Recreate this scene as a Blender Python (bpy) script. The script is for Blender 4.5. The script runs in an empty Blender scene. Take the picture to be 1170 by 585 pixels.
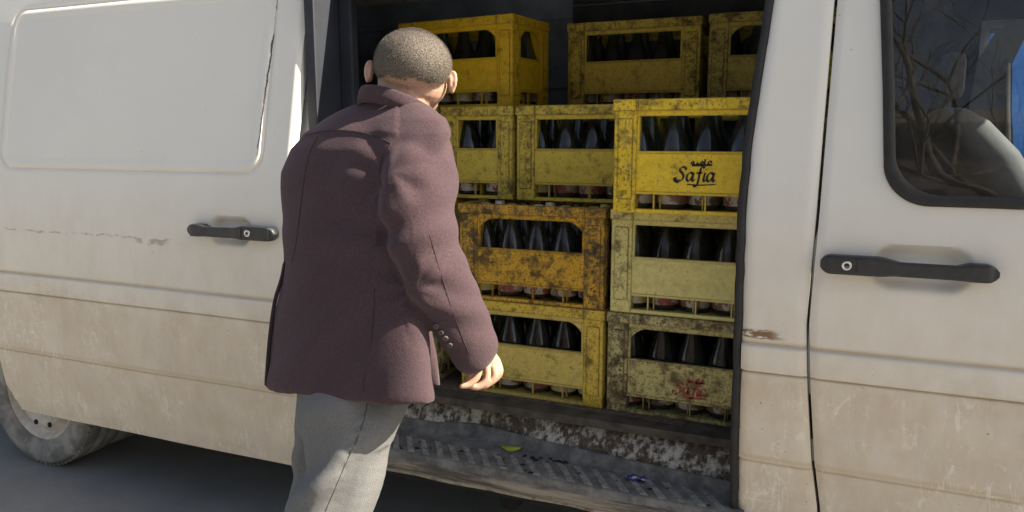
import bpy, bmesh, math, random
import numpy as np
from mathutils import Vector, Matrix
from mathutils.bvhtree import BVHTree

S = bpy.context.scene
C = S.collection
R = math.radians
random.seed(7)
rng = np.random.RandomState(7)

# ------------------------------------------------------------------ camera, sky, sun, exposure
CAM = Vector((0, 0, 1.5)); YAW = R(-23.28); PITCH = R(-8.92); FPX = 870.0
cam = bpy.data.cameras.new('camera'); camo = bpy.data.objects.new('camera', cam); C.objects.link(camo)
camo.location = CAM
camo.rotation_euler = (R(90) + PITCH, 0, -YAW)
cam.sensor_width = 36; cam.lens = FPX / 1170 * 36; cam.clip_start = 0.05; cam.clip_end = 3000
S.camera = camo

SUN = Vector((.71, .16, .66)).normalized()
W = bpy.data.worlds.new("World"); S.world = W; W.use_nodes = True
sky = W.node_tree.nodes.new('ShaderNodeTexSky'); sky.sky_type = 'NISHITA'; sky.sun_disc = False
sky.sun_elevation = math.asin(SUN.z); sky.sun_rotation = math.atan2(SUN.x, SUN.y)
sky.dust_density = 2.0; sky.air_density = 1.0; sky.ozone_density = 1.0
bg = W.node_tree.nodes['Background']; bg.inputs[1].default_value = 0.07
W.node_tree.links.new(sky.outputs[0], bg.inputs[0])
sl = bpy.data.lights.new('sun', 'SUN'); slo = bpy.data.objects.new('sun', sl); C.objects.link(slo)
sl.energy = 5.0; sl.angle = R(.5); sl.color = (1, .95, .87)
slo.rotation_euler = SUN.to_track_quat('Z', 'Y').to_euler(); slo.location = (8, 1, 9)
S.view_settings.view_transform = 'Standard'; S.view_settings.look = 'None'
S.view_settings.gamma = 1; S.view_settings.use_curve_mapping = False
S.view_settings.exposure = 1.75
S.view_settings.use_white_balance = True; S.view_settings.white_balance_temperature = 7700; S.view_settings.white_balance_tint = 8

# ------------------------------------------------------------------ helpers
FWD = Vector((math.sin(YAW) * math.cos(PITCH), math.cos(YAW) * math.cos(PITCH), math.sin(PITCH)))
RIGHT = Vector((math.cos(YAW), -math.sin(YAW), 0)); UP = RIGHT.cross(FWD)
def at(x, y, depth):
    """point seen at pixel x, y of the photograph at a real distance along the view axis"""
    return CAM + (FWD + RIGHT * ((x - 585) / FPX) - UP * ((y - 292.5) / FPX)) * depth

def link(name, me, mat=None, parent=None, smooth=False):
    o = bpy.data.objects.new(name, me); C.objects.link(o)
    if mat is not None:
        for m in (mat if isinstance(mat, (list, tuple)) else [mat]): me.materials.append(m)
    if parent is not None: o.parent = parent
    if smooth: me.polygons.foreach_set('use_smooth', [True] * len(me.polygons))
    return o
def tag(o, label=None, cat=None, group=None, kind=None):
    if label: o['label'] = label
    if cat: o['category'] = cat
    if group: o['group'] = group
    if kind: o['kind'] = kind
    return o
def empty(name, loc=(0, 0, 0), rz=0):
    o = bpy.data.objects.new(name, None); C.objects.link(o); o.location = loc; o.rotation_euler = (0, 0, rz)
    o.empty_display_size = .1
    return o

class MB:
    def __init__(s): s.v = []; s.f = []; s.m = []; s.sm = []
    def add(s, vs, fs, mi=0, smooth=False):
        b = len(s.v); s.v += [tuple(v) for v in vs]
        for f in fs: s.f.append([b + i for i in f]); s.m.append(mi); s.sm.append(smooth)
    def box(s, a, b, mi=0, bev=0.0):
        x0, y0, z0 = a; x1, y1, z1 = b
        if bev <= 0:
            s.add([(x0,y0,z0),(x1,y0,z0),(x1,y1,z0),(x0,y1,z0),(x0,y0,z1),(x1,y0,z1),(x1,y1,z1),(x0,y1,z1)],
                  [(0,3,2,1),(4,5,6,7),(0,1,5,4),(1,2,6,5),(2,3,7,6),(3,0,4,7)], mi)
        else:
            bm = bmesh.new(); bmesh.ops.create_cube(bm, size=1)
            for v in bm.verts:
                v.co = Vector(((x0+x1)/2 + v.co.x*(x1-x0), (y0+y1)/2 + v.co.y*(y1-y0), (z0+z1)/2 + v.co.z*(z1-z0)))
            bmesh.ops.bevel(bm, geom=bm.edges[:], offset=bev, segments=2, affect='EDGES', profile=.6)
            s.bm(bm, mi, False)
    def bm(s, bm, mi=0, smooth=False):
        bm.verts.index_update()
        s.add([v.co.copy() for v in bm.verts], [[v.index for v in f.verts] for f in bm.faces], mi, smooth); bm.free()
    def tube(s, pts, rad, n=8, mi=0, closed=False, smooth=True, cap=True):
        pts = [Vector(p) for p in pts]; k = len(pts)
        rads = rad if isinstance(rad, (list, tuple)) else [rad] * k
        ref = Vector((0, 0, 1)); vs = []
        for i, p in enumerate(pts):
            if closed: t = pts[(i+1) % k] - pts[i-1]
            else: t = pts[min(i+1, k-1)] - pts[max(i-1, 0)]
            t.normalize()
            if abs(t.dot(ref)) > .95: ref = Vector((1, 0, 0)) if abs(t.x) < .9 else Vector((0, 1, 0))
            a = t.cross(ref).normalized(); b = a.cross(t); ref = b if not closed else ref
            for j in range(n):
                an = 2*math.pi*j/n; vs.append(p + (a*math.cos(an) + b*math.sin(an)) * rads[i])
        fs = []
        for i in range(k if closed else k-1):
            for j in range(n):
                i2 = (i+1) % k; fs.append((i*n+j, i*n+(j+1) % n, i2*n+(j+1) % n, i2*n+j))
        if cap and not closed:
            fs.append(tuple(range(n-1, -1, -1))); fs.append(tuple((k-1)*n + j for j in range(n)))
        s.add(vs, fs, mi, smooth)
    def lathe(s, prof, n=16, org=(0,0,0), mi=0, axis='z', smooth=True, cap=False):
        vs = []
        for (r, z) in prof:
            for j in range(n):
                a = 2*math.pi*j/n; c, d = r*math.cos(a), r*math.sin(a)
                if axis == 'z': vs.append((org[0]+c, org[1]+d, org[2]+z))
                else: vs.append((org[0]+c, org[1]+z, org[2]-d))
        fs = []
        for i in range(len(prof)-1):
            for j in range(n): fs.append((i*n+j, i*n+(j+1) % n, (i+1)*n+(j+1) % n, (i+1)*n+j))
        if cap:
            fs.append(tuple(range(n-1, -1, -1))); fs.append(tuple((len(prof)-1)*n+j for j in range(n)))
        s.add(vs, fs, mi, smooth)
    def prism(s, poly, y0, y1, mi=0, smooth=False):
        """poly of (x, z), pushed from y0 to y1"""
        n = len(poly)
        s.add([(x, y0, z) for x, z in poly] + [(x, y1, z) for x, z in poly],
              [tuple(range(n)), tuple(range(2*n-1, n-1, -1))] + [(i, i+n, (i+1) % n + n, (i+1) % n) for i in range(n)], mi, smooth)
    def mesh(s, name):
        me = bpy.data.meshes.new(name); me.from_pydata(s.v, [], s.f)
        me.polygons.foreach_set('material_index', s.m); me.polygons.foreach_set('use_smooth', s.sm)
        bm = bmesh.new(); bm.from_mesh(me); bmesh.ops.recalc_face_normals(bm, faces=bm.faces); bm.to_mesh(me); bm.free()
        me.update(); return me
    def build(s, name, mat=None, parent=None): return link(name, s.mesh(name), mat, parent)

# ------------------------------------------------------------------ materials
class NT:
    def __init__(s, name):
        s.m = bpy.data.materials.new(name); s.m.use_nodes = True; s.t = s.m.node_tree; s.n = s.t.nodes
        s.p = s.n['Principled BSDF']
    def new(s, t, **kw):
        n = s.n.new('ShaderNode' + t)
        for k, v in kw.items():
            if hasattr(n, k): setattr(n, k, v)
            else: n.inputs[k.replace('_', ' ')].default_value = v
        return n
    def l(s, a, b): s.t.links.new(a, b)
    def coord(s, kind='Object', scale=None):
        tc = s.new('TexCoord').outputs[kind] if kind != 'Position' else s.new('NewGeometry').outputs['Position']
        if scale is None: return tc
        mp = s.new('Mapping'); mp.inputs['Scale'].default_value = scale; s.l(tc, mp.inputs[0]); return mp.outputs[0]
    def noise(s, vec, scale, detail=6, rough=.6, dist=0):
        n = s.new('TexNoise'); n.inputs['Scale'].default_value = scale; n.inputs['Detail'].default_value = detail
        n.inputs['Roughness'].default_value = rough; n.inputs['Distortion'].default_value = dist
        s.l(vec, n.inputs['Vector']); return n.outputs['Fac']
    def ramp(s, v, a, b, lo=0, hi=1, smooth=True):
        n = s.new('MapRange'); n.interpolation_type = 'SMOOTHSTEP' if smooth else 'LINEAR'
        n.inputs['From Min'].default_value = a; n.inputs['From Max'].default_value = b
        n.inputs['To Min'].default_value = lo; n.inputs['To Max'].default_value = hi
        s.l(v, n.inputs['Value']); return n.outputs[0]
    def math(s, op, a, b=None, c=None):
        n = s.new('Math'); n.operation = op
        for i, x in enumerate((a, b, c)):
            if x is None: continue
            if isinstance(x, (int, float)): n.inputs[i].default_value = x
            else: s.l(x, n.inputs[i])
        return n.outputs[0]
    def mix(s, fac, a, b):
        n = s.new('Mix'); n.data_type = 'RGBA'
        for sock, x in ((n.inputs['Factor'], fac), (n.inputs[6], a), (n.inputs[7], b)):
            if isinstance(x, (int, float)): sock.default_value = x
            elif isinstance(x, tuple): sock.default_value = (*x, 1) if len(x) == 3 else x
            else: s.l(x, sock)
        return n.outputs[2]
    def bump(s, h, strength=.3, dist=.002):
        n = s.new('Bump'); n.inputs['Strength'].default_value = strength; n.inputs['Distance'].default_value = dist
        s.l(h, n.inputs['Height']); s.l(n.outputs[0], s.p.inputs['Normal'])
    def set(s, col=None, rough=None, metal=None, **kw):
        for k, v in (('Base Color', col), ('Roughness', rough), ('Metallic', metal)):
            if v is None: continue
            if isinstance(v, tuple): s.p.inputs[k].default_value = (*v, 1)
            elif isinstance(v, (int, float)): s.p.inputs[k].default_value = v
            else: s.l(v, s.p.inputs[k])
        for k, v in kw.items(): s.p.inputs[k.replace('_', ' ')].default_value = v
        return s.m

def simple(name, col, rough=.6, var=.25, scale=20, metal=0, bump=0):
    t = NT(name); c = t.coord()
    n = t.noise(c, scale)
    colv = t.mix(t.ramp(n, .3, .7), tuple(x*(1-var) for x in col), tuple(min(1, x*(1+var)) for x in col))
    if bump: t.bump(n, bump)
    return t.set(colv, rough, metal)

def van_paint(name='van paint', marks=True):
    t = NT(name); pos = t.coord('Position')
    sx = t.new('SeparateXYZ'); t.l(pos, sx.inputs[0]); X, Y, Z = sx.outputs
    big = t.noise(pos, 1.6, 5); mid = t.noise(pos, 7, 8, .65)
    vst = t.noise(t.coord('Position', (1, 1, .42)), 20, 8, .74)
    white = t.mix(t.ramp(big, .35, .65), (.655, .65, .63), (.695, .69, .665))
    # road dust: thickest low on the panels
    zz = t.math('ADD', Z, t.math('MULTIPLY', t.math('SUBTRACT', mid, .5), .22))
    d1 = t.ramp(zz, 1.55, .75, .04, .55); d2 = t.ramp(zz, .93, .76, 0, .40)
    dust = t.math('MINIMUM', t.math('ADD', d1, d2), .86)
    dust = t.math('MULTIPLY', dust, t.ramp(vst, .3, .7, .74, 1.08))
    dcol = t.mix(t.ramp(mid, .35, .7), (.52, .43, .325), (.60, .515, .405))
    col = t.mix(dust, white, dcol)
    # ledge dust just above the two moulding lines
    for z0, w in ((.935, .012), (.600, .012)):
        m = t.math('SUBTRACT', 1.0, t.ramp(t.math('ABSOLUTE', t.math('SUBTRACT', Z, z0)), 0.0, w))
        col = t.mix(t.math('MULTIPLY', m, t.ramp(big, .3, .6, .15, .75)), col, (.50, .40, .28))
    # rubbed scratches through the dust
    def scrib(scale, stretch, w, m0, m1, k, col, c2):
        nn = t.noise(t.coord('Position', stretch), scale, 3, .5, .6)
        r_ = t.ramp(t.math('ABSOLUTE', t.math('SUBTRACT', nn, .5)), w, w*.3)
        mk = t.math('MULTIPLY', t.ramp(t.noise(pos, 5.5, 5, .7), m0, m1), t.ramp(Z, .95, .80))
        return t.mix(t.math('MULTIPLY', t.math('MULTIPLY', r_, mk), k), col, c2)
    col = scrib(7, (2.2, 1, .55), .014, .46, .58, .6, col, (.72, .69, .62))
    col = scrib(16, (1.6, 1, .5), .024, .48, .60, .5, col, (.71, .67, .60))
    col = scrib(11, (.35, 1, 2.0), .010, .54, .62, .7, col, (.74, .71, .65))
    # chips
    fl = t.noise(pos, 75, 2); fl2 = t.noise(pos, 5, 3)
    chip = t.math('MULTIPLY', t.ramp(fl, .735, .755), t.ramp(fl2, .5, .6))
    col = t.mix(t.math('MULTIPLY', chip, .8), col, (.10, .075, .05))
    if marks:
        wob = t.math('MULTIPLY', t.math('SUBTRACT', t.noise(pos, 9, 6, .7), .5), .05)
        # long scratch low on the sliding door, cracked sealant at the blank window's right edge
        def lineX(z0, x0, x1, w, colr, col, k=1):
            d = t.math('ABSOLUTE', t.math('SUBTRACT', t.math('ADD', Z, wob), z0))
            m = t.math('MULTIPLY', t.ramp(d, w, w*.3), t.math('MULTIPLY', t.ramp(X, x0, x0+.05), t.ramp(X, x1, x1-.05)))
            m = t.math('MULTIPLY', m, t.ramp(t.noise(pos, 23, 3), .40, .56, 0, k))
            return t.mix(m, col, colr)
        col = lineX(1.117, -3.3, -2.25, .0045, (.33, .29, .25), col, .75)
        col = lineX(1.108, -2.47, -2.27, .012, (.30, .26, .2), col, .7)
        wx = t.math('MULTIPLY', t.math('SUBTRACT', t.noise(pos, 14, 6, .7), .5), .02)
        d = t.math('ABSOLUTE', t.math('SUBTRACT', t.math('ADD', X, wx), t.math('ADD', -1.875, t.math('MULTIPLY', t.math('SUBTRACT', Z, 1.4), .04))))
        m = t.math('MULTIPLY', t.ramp(d, .0034, .001), t.math('MULTIPLY', t.ramp(Z, 1.41, 1.44), t.ramp(Z, 2.1, 2.0)))
        m = t.math('MULTIPLY', m, t.ramp(t.noise(pos, 11, 3), .36, .52))
        col = t.mix(m, col, (.05, .045, .04))
        # scraped patch on the pillar beside the cargo opening
        dz = t.math('ABSOLUTE', t.math('SUBTRACT', t.math('ADD', Z, t.math('MULTIPLY', wob, .6)), .962))
        m = t.math('MULTIPLY', t.ramp(dz, .016, .008), t.math('MULTIPLY', t.ramp(X, -.10, -.16), t.ramp(X, -.26, -.25)))
        m = t.math('MULTIPLY', m, t.ramp(t.noise(t.coord('Position', (.25, 1, 1.6)), 70, 4), .45, .52))
        col = t.mix(m, col, (.20, .12, .06))
    rough = t.ramp(dust, 0, .8, .48, .78)
    t.bump(t.math('ADD', t.math('MULTIPLY', t.noise(pos, 3.0, 2), 1.0), t.math('MULTIPLY', vst, .03)), .25, .012)
    return t.set(col, rough, 0, Coat_Weight=.0, Specular_IOR_Level=.4)

def crate_mat(name, base, grime=.5, scuff=.3, dark=(.045, .032, .016)):
    t = NT(name); oi = t.new('ObjectInfo'); tc = t.new('TexCoord')
    off = t.new('VectorMath'); off.operation = 'ADD'
    t.l(tc.outputs['Object'], off.inputs[0])
    rv = t.new('CombineXYZ'); t.l(t.math('MULTIPLY', oi.outputs['Random'], 37), rv.inputs[0]); t.l(t.math('MULTIPLY', oi.outputs['Random'], 91), rv.inputs[2])
    t.l(rv.outputs[0], off.inputs[1]); v = off.outputs[0]
    sc = t.new('Mapping'); sc.inputs['Scale'].default_value = (1, 1, .3); t.l(v, sc.inputs[0])
    n1 = t.noise(v, 15, 12, .74); n2 = t.noise(v, 120, 5, .75); n3 = t.noise(sc.outputs[0], 34, 6, .7); n4 = t.noise(v, 28, 8, .75)
    col = t.mix(t.ramp(n4, .3, .7), tuple(c*.78 for c in base), tuple(min(1, c*1.12) for c in base))
    pale = tuple(min(1, c*.72+.24) for c in base)
    col = t.mix(t.math('MULTIPLY', t.ramp(n3, .55, .75), scuff), col, pale)
    th = .70 - .22*grime
    g1 = t.math('MULTIPLY', t.ramp(n1, th-.05, th+.12), min(1, .55+.4*grime))
    g3 = t.math('MULTIPLY', t.ramp(n3, .66-.12*grime, .78-.1*grime), .25+.5*grime)
    g4 = t.math('MULTIPLY', t.ramp(n4, .66-.12*grime, .70-.1*grime), .35+.5*grime)
    fl = t.math('MULTIPLY', t.ramp(n2, .635-.09*grime, .665-.09*grime), .4+.5*grime)
    bv = t.new('Bevel'); bv.samples = 3; bv.inputs['Radius'].default_value = .007; ge = t.new('NewGeometry'); dp = t.new('VectorMath'); dp.operation = 'DOT_PRODUCT'
    t.l(bv.outputs[0], dp.inputs[0]); t.l(ge.outputs['Normal'], dp.inputs[1])
    ed = t.math('MULTIPLY', t.ramp(dp.outputs['Value'], .985, .85), t.ramp(n4, .60-.3*grime, .68-.3*grime, .25, .9))
    g = t.math('MAXIMUM', t.math('MAXIMUM', g1, g3), t.math('MAXIMUM', t.math('MAXIMUM', g4, ed), fl))
    col = t.mix(g, col, t.mix(t.ramp(n4, .4, .6), dark, tuple(c*2.4 for c in dark)))
    t.bump(t.math('ADD', n4, t.math('MULTIPLY', n2, .4)), .35, .0025)
    return t.set(col, t.ramp(g, 0, 1, .42, .8), 0, Specular_IOR_Level=.35)

def glass_mat(name, tint, dusty=.10, rough=.03, refl=1.0):
    t = NT(name); n = t.n; out = n['Material Output']; n.remove(t.p)
    tr = n.new('ShaderNodeBsdfTransparent'); tr.inputs[0].default_value = (*tint, 1)
    gl = n.new('ShaderNodeBsdfGlossy'); gl.inputs['Roughness'].default_value = rough; gl.inputs[0].default_value = (1, 1, 1, 1)
    df = n.new('ShaderNodeBsdfDiffuse')
    ge = n.new('ShaderNodeNewGeometry'); dt = n.new('ShaderNodeVectorMath'); dt.operation = 'DOT_PRODUCT'
    t.l(ge.outputs['Normal'], dt.inputs[0]); t.l(ge.outputs['Incoming'], dt.inputs[1])
    fr = t.math('ADD', .045, t.math('MULTIPLY', .95, t.math('POWER', t.math('SUBTRACT', 1.0, t.math('ABSOLUTE', dt.outputs['Value'])), 5.0)))
    c = t.coord(); dn = t.noise(c, 6, 6, .65); dsp = t.noise(c, 60, 4, .7)
    df.inputs[0].default_value = (.34, .32, .30, 1)
    m0 = n.new('ShaderNodeMixShader'); t.l(t.math('ADD', t.ramp(dn, .35, .75, dusty*.3, dusty*1.4), t.ramp(dsp, .6, .75, 0, dusty*.8)), m0.inputs[0])
    t.l(tr.outputs[0], m0.inputs[1]); t.l(df.outputs[0], m0.inputs[2])
    m1 = n.new('ShaderNodeMixShader'); t.l(t.math('MULTIPLY', fr, refl), m1.inputs[0])
    t.l(m0.outputs[0], m1.inputs[1]); t.l(gl.outputs[0], m1.inputs[2]); t.l(m1.outputs[0], out.inputs[0])
    return t.m

PAINT = van_paint()
BLACKP = simple('black plastic', (.018, .020, .024), .48, .25, 60)
RUBBER = simple('black rubber', (.014, .014, .015), .7, .3, 30)
NAVY = simple('navy lining', (.40, .49, .62), .75, .25, 5)
def tread_mat():
    t = NT('step rubber'); p = t.coord('Position')
    n = t.noise(p, 18, 8, .7); f = t.noise(p, 120, 4, .7)
    c = t.mix(t.ramp(n, .35, .7), (.080, .079, .078), (.185, .182, .178))
    c = t.mix(t.ramp(f, .62, .72, 0, .7), c, (.012, .012, .012))
    t.bump(f, .4, .003); return t.set(c, .8)
TREAD = tread_mat()
RIB = simple('worn rubber rib', (.21, .207, .203), .75, .35, 40)
def riser_mat():
    t = NT('peeling white paint'); p = t.coord('Position'); ps = t.coord('Position', (1, 1, .22))
    n = t.noise(ps, 11, 10, .75); f = t.noise(ps, 55, 8, .75); b = t.noise(p, 3.2, 4)
    white = t.mix(f, (.34, .32, .28), (.54, .52, .46))
    rust = t.mix(t.ramp(f, .35, .65), (.04, .03, .023), (.15, .105, .075))
    m = t.math('ADD', t.math('MULTIPLY', n, .55), t.math('ADD', t.math('MULTIPLY', f, .33), t.math('MULTIPLY', b, .3)))
    sx = t.new('SeparateXYZ'); t.l(p, sx.inputs[0])
    m = t.math('SUBTRACT', m, t.ramp(sx.outputs[2], .52, .555, 0, .20))
    c = t.mix(t.ramp(m, .555, .65), rust, white)
    t.bump(t.ramp(m, .555, .59), .5, .003); return t.set(c, .75)
RISER = riser_mat()
def sill_mat():
    t = NT('scuffed sill'); p = t.coord('Position'); ps = t.coord('Position', (.08, 1, 1.0))
    n = t.noise(ps, 40, 7, .7); f = t.noise(p, 30, 6, .7)
    c = t.mix(t.ramp(n, .38, .62), (.055, .048, .042), (.27, .24, .20))
    c = t.mix(t.ramp(f, .55, .7, 0, .7), c, (.09, .075, .06))
    sx = t.new('SeparateXYZ'); t.l(p, sx.inputs[0])
    e = t.math('MULTIPLY', t.ramp(sx.outputs[2], .352, .338), t.ramp(f, .40, .55))
    c = t.mix(e, c, (.42, .39, .34)); return t.set(c, .6)
SILL = sill_mat()
FLOORM = simple('grimy cargo floor', (.06, .052, .044), .8, .5, 16, bump=.3)
STEEL = simple('lock metal', (.6, .6, .6), .25, .1, 40, metal=1)
def tyre_mat():
    t = NT('dusty tyre'); p = t.coord(); n = t.noise(p, 9, 7, .65); f = t.noise(p, 70, 4)
    c = t.mix(t.ramp(n, .38, .62), (.14, .135, .127), (.29, .28, .265)); t.bump(f, .3, .003); return t.set(c, .85)
TYRE = tyre_mat()
def rim_mat():
    t = NT('dirty steel rim'); p = t.coord(); n = t.noise(p, 12, 8, .7)
    c = t.mix(t.ramp(n, .35, .68), (.40, .35, .30), (.60, .55, .49)); t.bump(n, .25, .003); return t.set(c, .6, .1)
RIM = rim_mat()
DARK = simple('underbody black', (.012, .012, .012), .9, .2, 10)
INNER = simple('grey interior trim', (.085, .088, .095), .7, .2, 12)

# ------------------------------------------------------------------ ground
def asphalt():
    t = NT('asphalt'); p = t.coord('Position'); n = t.noise(p, 2.2, 6); f = t.noise(p, 130, 5, .75); m = t.noise(p, 28, 5, .7)
    c = t.mix(t.ramp(n, .3, .7), (.180, .176, .172), (.225, .220, .215))
    c = t.mix(t.ramp(f, .55, .72, 0, .7), c, (.19, .19, .195)); c = t.mix(t.ramp(m, .62, .72, 0, .35), c, (.05, .05, .052))
    t.bump(f, .6, .004); return t.set(c, .88)
g = MB(); g.add([(-400, -400, 0), (400, -400, 0), (400, 400, 0), (-400, 400, 0)], [(0, 1, 2, 3)])
tag(g.build('road', asphalt()), kind='structure')

# ------------------------------------------------------------------ the van
VAN = empty('delivery_van', (-.6, 3.1, 0))
tag(VAN, 'dusty white delivery van with its side door slid open on stacked crates', 'van')
VOFF = -VAN.location
def vpart(mb, name, mat, parent=None):
    """mb is in world coordinates; children hang under the van's empty"""
    mb.v = [tuple(Vector(v) + VOFF) for v in mb.v]
    return mb.build(name, mat, parent or VAN)

PZ = [.25, .35, .6, .8, 1.1, 1.25, 1.38, 1.52, 1.74, 1.975, 2.15, 2.3, 2.38, 2.42]
PY = [.06, .04, .006, 0, 0, .012, .031, .058, .10, .15, .195, .25, .33, .45]
def prof(z): return float(np.interp(z, PZ, PY))
def sstep(a, b, x):
    if a == b: return float(x >= a)
    t = min(1, max(0, (x-a)/(b-a))); return t*t*(3-2*t)
def moulding(z):
    """raised rub band between .853 and .930 and a small step at .588; returns inward offset"""
    o = .010 - .010*(sstep(.849, .855, z) - sstep(.922, .936, z))
    o += .011*math.exp(-((z-.851)/.0032)**2) + .005*math.exp(-((z-.932)/.003)**2) + .008*math.exp(-((z-.585)/.003)**2)
    return o + .007*(1 - sstep(.582, .588, z))
def rrect(x, z, x0, x1, z0, z1, r):
    cx, cz = (x0+x1)/2, (z0+z1)/2; hx, hz = (x1-x0)/2 - r, (z1-z0)/2 - r
    qx, qz = abs(x-cx)-hx, abs(z-cz)-hz
    return math.hypot(max(qx, 0), max(qz, 0)) + min(max(qx, qz), 0) - r
def zsamples(z0, z1, dz=.012):
    zs = list(np.arange(z0, z1, dz)) + [z1]
    for zc in (.844, .847, .858, .928, .934, .579, .591, .849, .852, .855, .922, .926, .931, .936, .582, .585, .588): 
        if z0 < zc < z1: zs.append(zc)
    return sorted(set(round(float(z), 4) for z in zs))
def panel(mb, xl, xr, z0, z1, yf, nx, thick=.02, hole=None, dz=.012, clip=None, mi=0):
    """curved sheet-metal panel with a turned edge, from xl(z) to xr(z)"""
    zs = zsamples(z0, z1, dz); rows = []; vs = []
    for z in zs:
        a, b = xl(z), xr(z)
        for i in range(nx+1):
            x = a + (b-a)*i/nx; vs.append((x, yf(x, z), z))
    W_ = nx+1; nz = len(zs); fs = []; keep = {}
    for j in range(nz-1):
        for i in range(nx):
            q = (j*W_+i, j*W_+i+1, (j+1)*W_+i+1, (j+1)*W_+i)
            cx = sum(vs[k][0] for k in q)/4; cz = sum(vs[k][2] for k in q)/4
            if hole and hole(cx, cz): continue
            if clip and clip(cx, cz): continue
            fs.append(q); keep[(i, j)] = 1
    n0 = len(vs); vs2 = vs + [(x, y+thick, z) for x, y, z in vs]
    allf = list(fs) + [tuple(k+n0 for k in reversed(q)) for q in fs]
    for (i, j) in keep:
        for di, dj, e in ((-1, 0, (0, 3)), (1, 0, (2, 1)), (0, -1, (1, 0)), (0, 1, (3, 2))):
            if (i+di, j+dj) not in keep:
                q = (j*W_+i, j*W_+i+1, (j+1)*W_+i+1, (j+1)*W_+i); a, b = q[e[0]], q[e[1]]
                allf.append((a, b, b+n0, a+n0))
    used = sorted(set(k for f in allf for k in f)); mp = {k: i for i, k in enumerate(used)}
    mb.add([vs2[k] for k in used], [tuple(mp[k] for k in f) for f in allf], mi, True)
def smooth_by_angle(o, a=35):
    me = o.data; bm = bmesh.new(); bm.from_mesh(me)
    for e in bm.edges:
        if len(e.link_faces) == 2 and e.calc_face_angle(0) > R(a): e.smooth = False
        elif len(e.link_faces) != 2: e.smooth = False
    bm.to_mesh(me); bm.free(); return o

lin = lambda pts: (lambda z: float(np.interp(z, [p[0] for p in pts], [p[1] for p in pts])))
# --- sliding door, slid back along the rear side
YD = 2.06
d_right = lin([(.29, -1.735), (1.0, -1.742), (1.5, -1.736), (1.73, -1.730), (1.97, -1.722), (2.2, -1.715)])
d_left = lin([(.3, -3.36), (2.2, -3.36)])
def door_y(x, z):
    o = prof(z) + moulding(z)
    d = rrect(x, z, -3.235, -1.858, 1.375, 2.02, .075)
    o -= .006*sstep(.002, -.008, d) - .005*sstep(-.024, -.040, d)
    o += .006*math.exp(-((d-.004)/.006)**2)
    s = rrect(x, z, -2.075, -1.885, 1.118, 1.220, .045)
    o += .028*sstep(.003, -.024, s)
    o += .010*sstep(-1.752, -1.728, x)**2                # rolled front edge
    o += .0035*math.sin(x*3.1+1)*math.sin(z*4.3) + .002*math.sin(x*7+z*5)
    return YD + o
m = MB()
clip = lambda x, z: (x < -3.30 and z < .30 + (-3.30-x)*1.9) or x < -3.36
panel(m, d_left, d_right, .292, 2.18, door_y, 250, .035, clip=clip, dz=.0075)
sdoor = smooth_by_angle(vpart(m, 'sliding_door', PAINT), 40)
m = MB(); m.box((-3.2, 2.125, .60), (-1.80, 2.135, 1.2)); vpart(m, 'door_backing', DARK, sdoor)

def handle(x0, x1, zc, y, lock_right, parent):
    """long pull handle: two thick ends, a thinner grip and a round lock"""
    L = x1-x0; n = 48; m = MB(); vs = []; prof2 = []
    for i in range(n+1):
        t = (1-math.cos(math.pi*i/n))/2; s = t if lock_right else 1-t
        e = min(1, math.sqrt(max(0, 1-(1-min(t, 1-t)/.065)**2))) if min(t, 1-t) < .065 else 1
        h = .0215 - .004*sstep(.15, .19, s) + .0065*sstep(.55, .66, s)*1.0
        h = (h + .001) * max(e, .30)
        dz = -.004*sstep(.15, .19, s) + .006*sstep(.5, .66, s) - .004
        dep = .034 if .2 < s < .55 else .036
        prof2.append((x0+L*t, h, dz*.5, dep*max(e, .82), s))
    k = 12
    for (x, h, dz, dep, s) in prof2:
        back = .020 if .22 < s < .56 else -.012
        for j in range(k):
            a = 2*math.pi*j/k; ca, sa = math.cos(a), math.sin(a)
            zz = math.copysign(abs(sa)**.55, sa)*h; yy = math.copysign(abs(ca)**.55, ca)
            vs.append((x, y - dep if yy > 0.3 else (y - dep*.55 if abs(yy) <= .3 else y + (-.010 if back > 0 else .012)), zc + dz + zz))
    fs = [(i*k+j, i*k+(j+1) % k, (i+1)*k+(j+1) % k, (i+1)*k+j) for i in range(n) for j in range(k)]
    fs += [tuple(range(k)), tuple(n*k+j for j in range(k))]
    m.add(vs, fs, 0, True)
    xl = x0 + L*(.735 if lock_right else .158)
    # split line beside the lock and the lock cylinder
    xs = x0 + L*(.66 if lock_right else .215)
    m.box((xs-.0012, y-.0375, zc-.019), (xs+.0012, y-.03, zc+.019), 2)
    m.lathe([(.0125, .006), (.0125, -.003), (.011, -.0045), (.007, -.0045), (.0065, -.002), (.0, -.002)], 20, (xl, y-.036, zc), 1, 'y')
    m.box((xl-.006, y-.0405, zc-.0015), (xl+.006, y-.0375, zc+.0015), 2)
    return vpart(m, 'door_handle', [BLACKP, STEEL, RUBBER], parent)
handle(-2.150, -1.765, 1.170, 2.068, True, sdoor)
# --- body sides
YB = 2.14
o_right = lin([(.33, -.217), (.417, -.219), (.785, -.224), (1.06, -.230), (1.3, -.234), (1.49, -.230), (1.69, -.213), (1.87, -.199), (2.0, -.19), (2.42, -.19)])
seam = lin([(.30, .012), (.465, -.001), (.6, -.022), (.81, -.044), (1.0, -.058), (1.3, -.050), (1.51, -.047), (1.86, -.041), (2.1, -.02), (2.42, 0)])
def pillar_y(x, z):
    o = prof(z) + moulding(z)
    xs = seam(z); xo = o_right(z)
    o += .010*sstep(xs-.030, xs-.002, x)**2 + .012*sstep(xo+.022, xo, x)**2
    return YB + o + .0015*math.sin(z*6+1)
m = MB(); panel(m, o_right, lambda z: seam(z)-.004, .31, 2.0, pillar_y, 16, .05, dz=.01)
smooth_by_angle(vpart(m, 'side_pillar', PAINT), 50)
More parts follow.
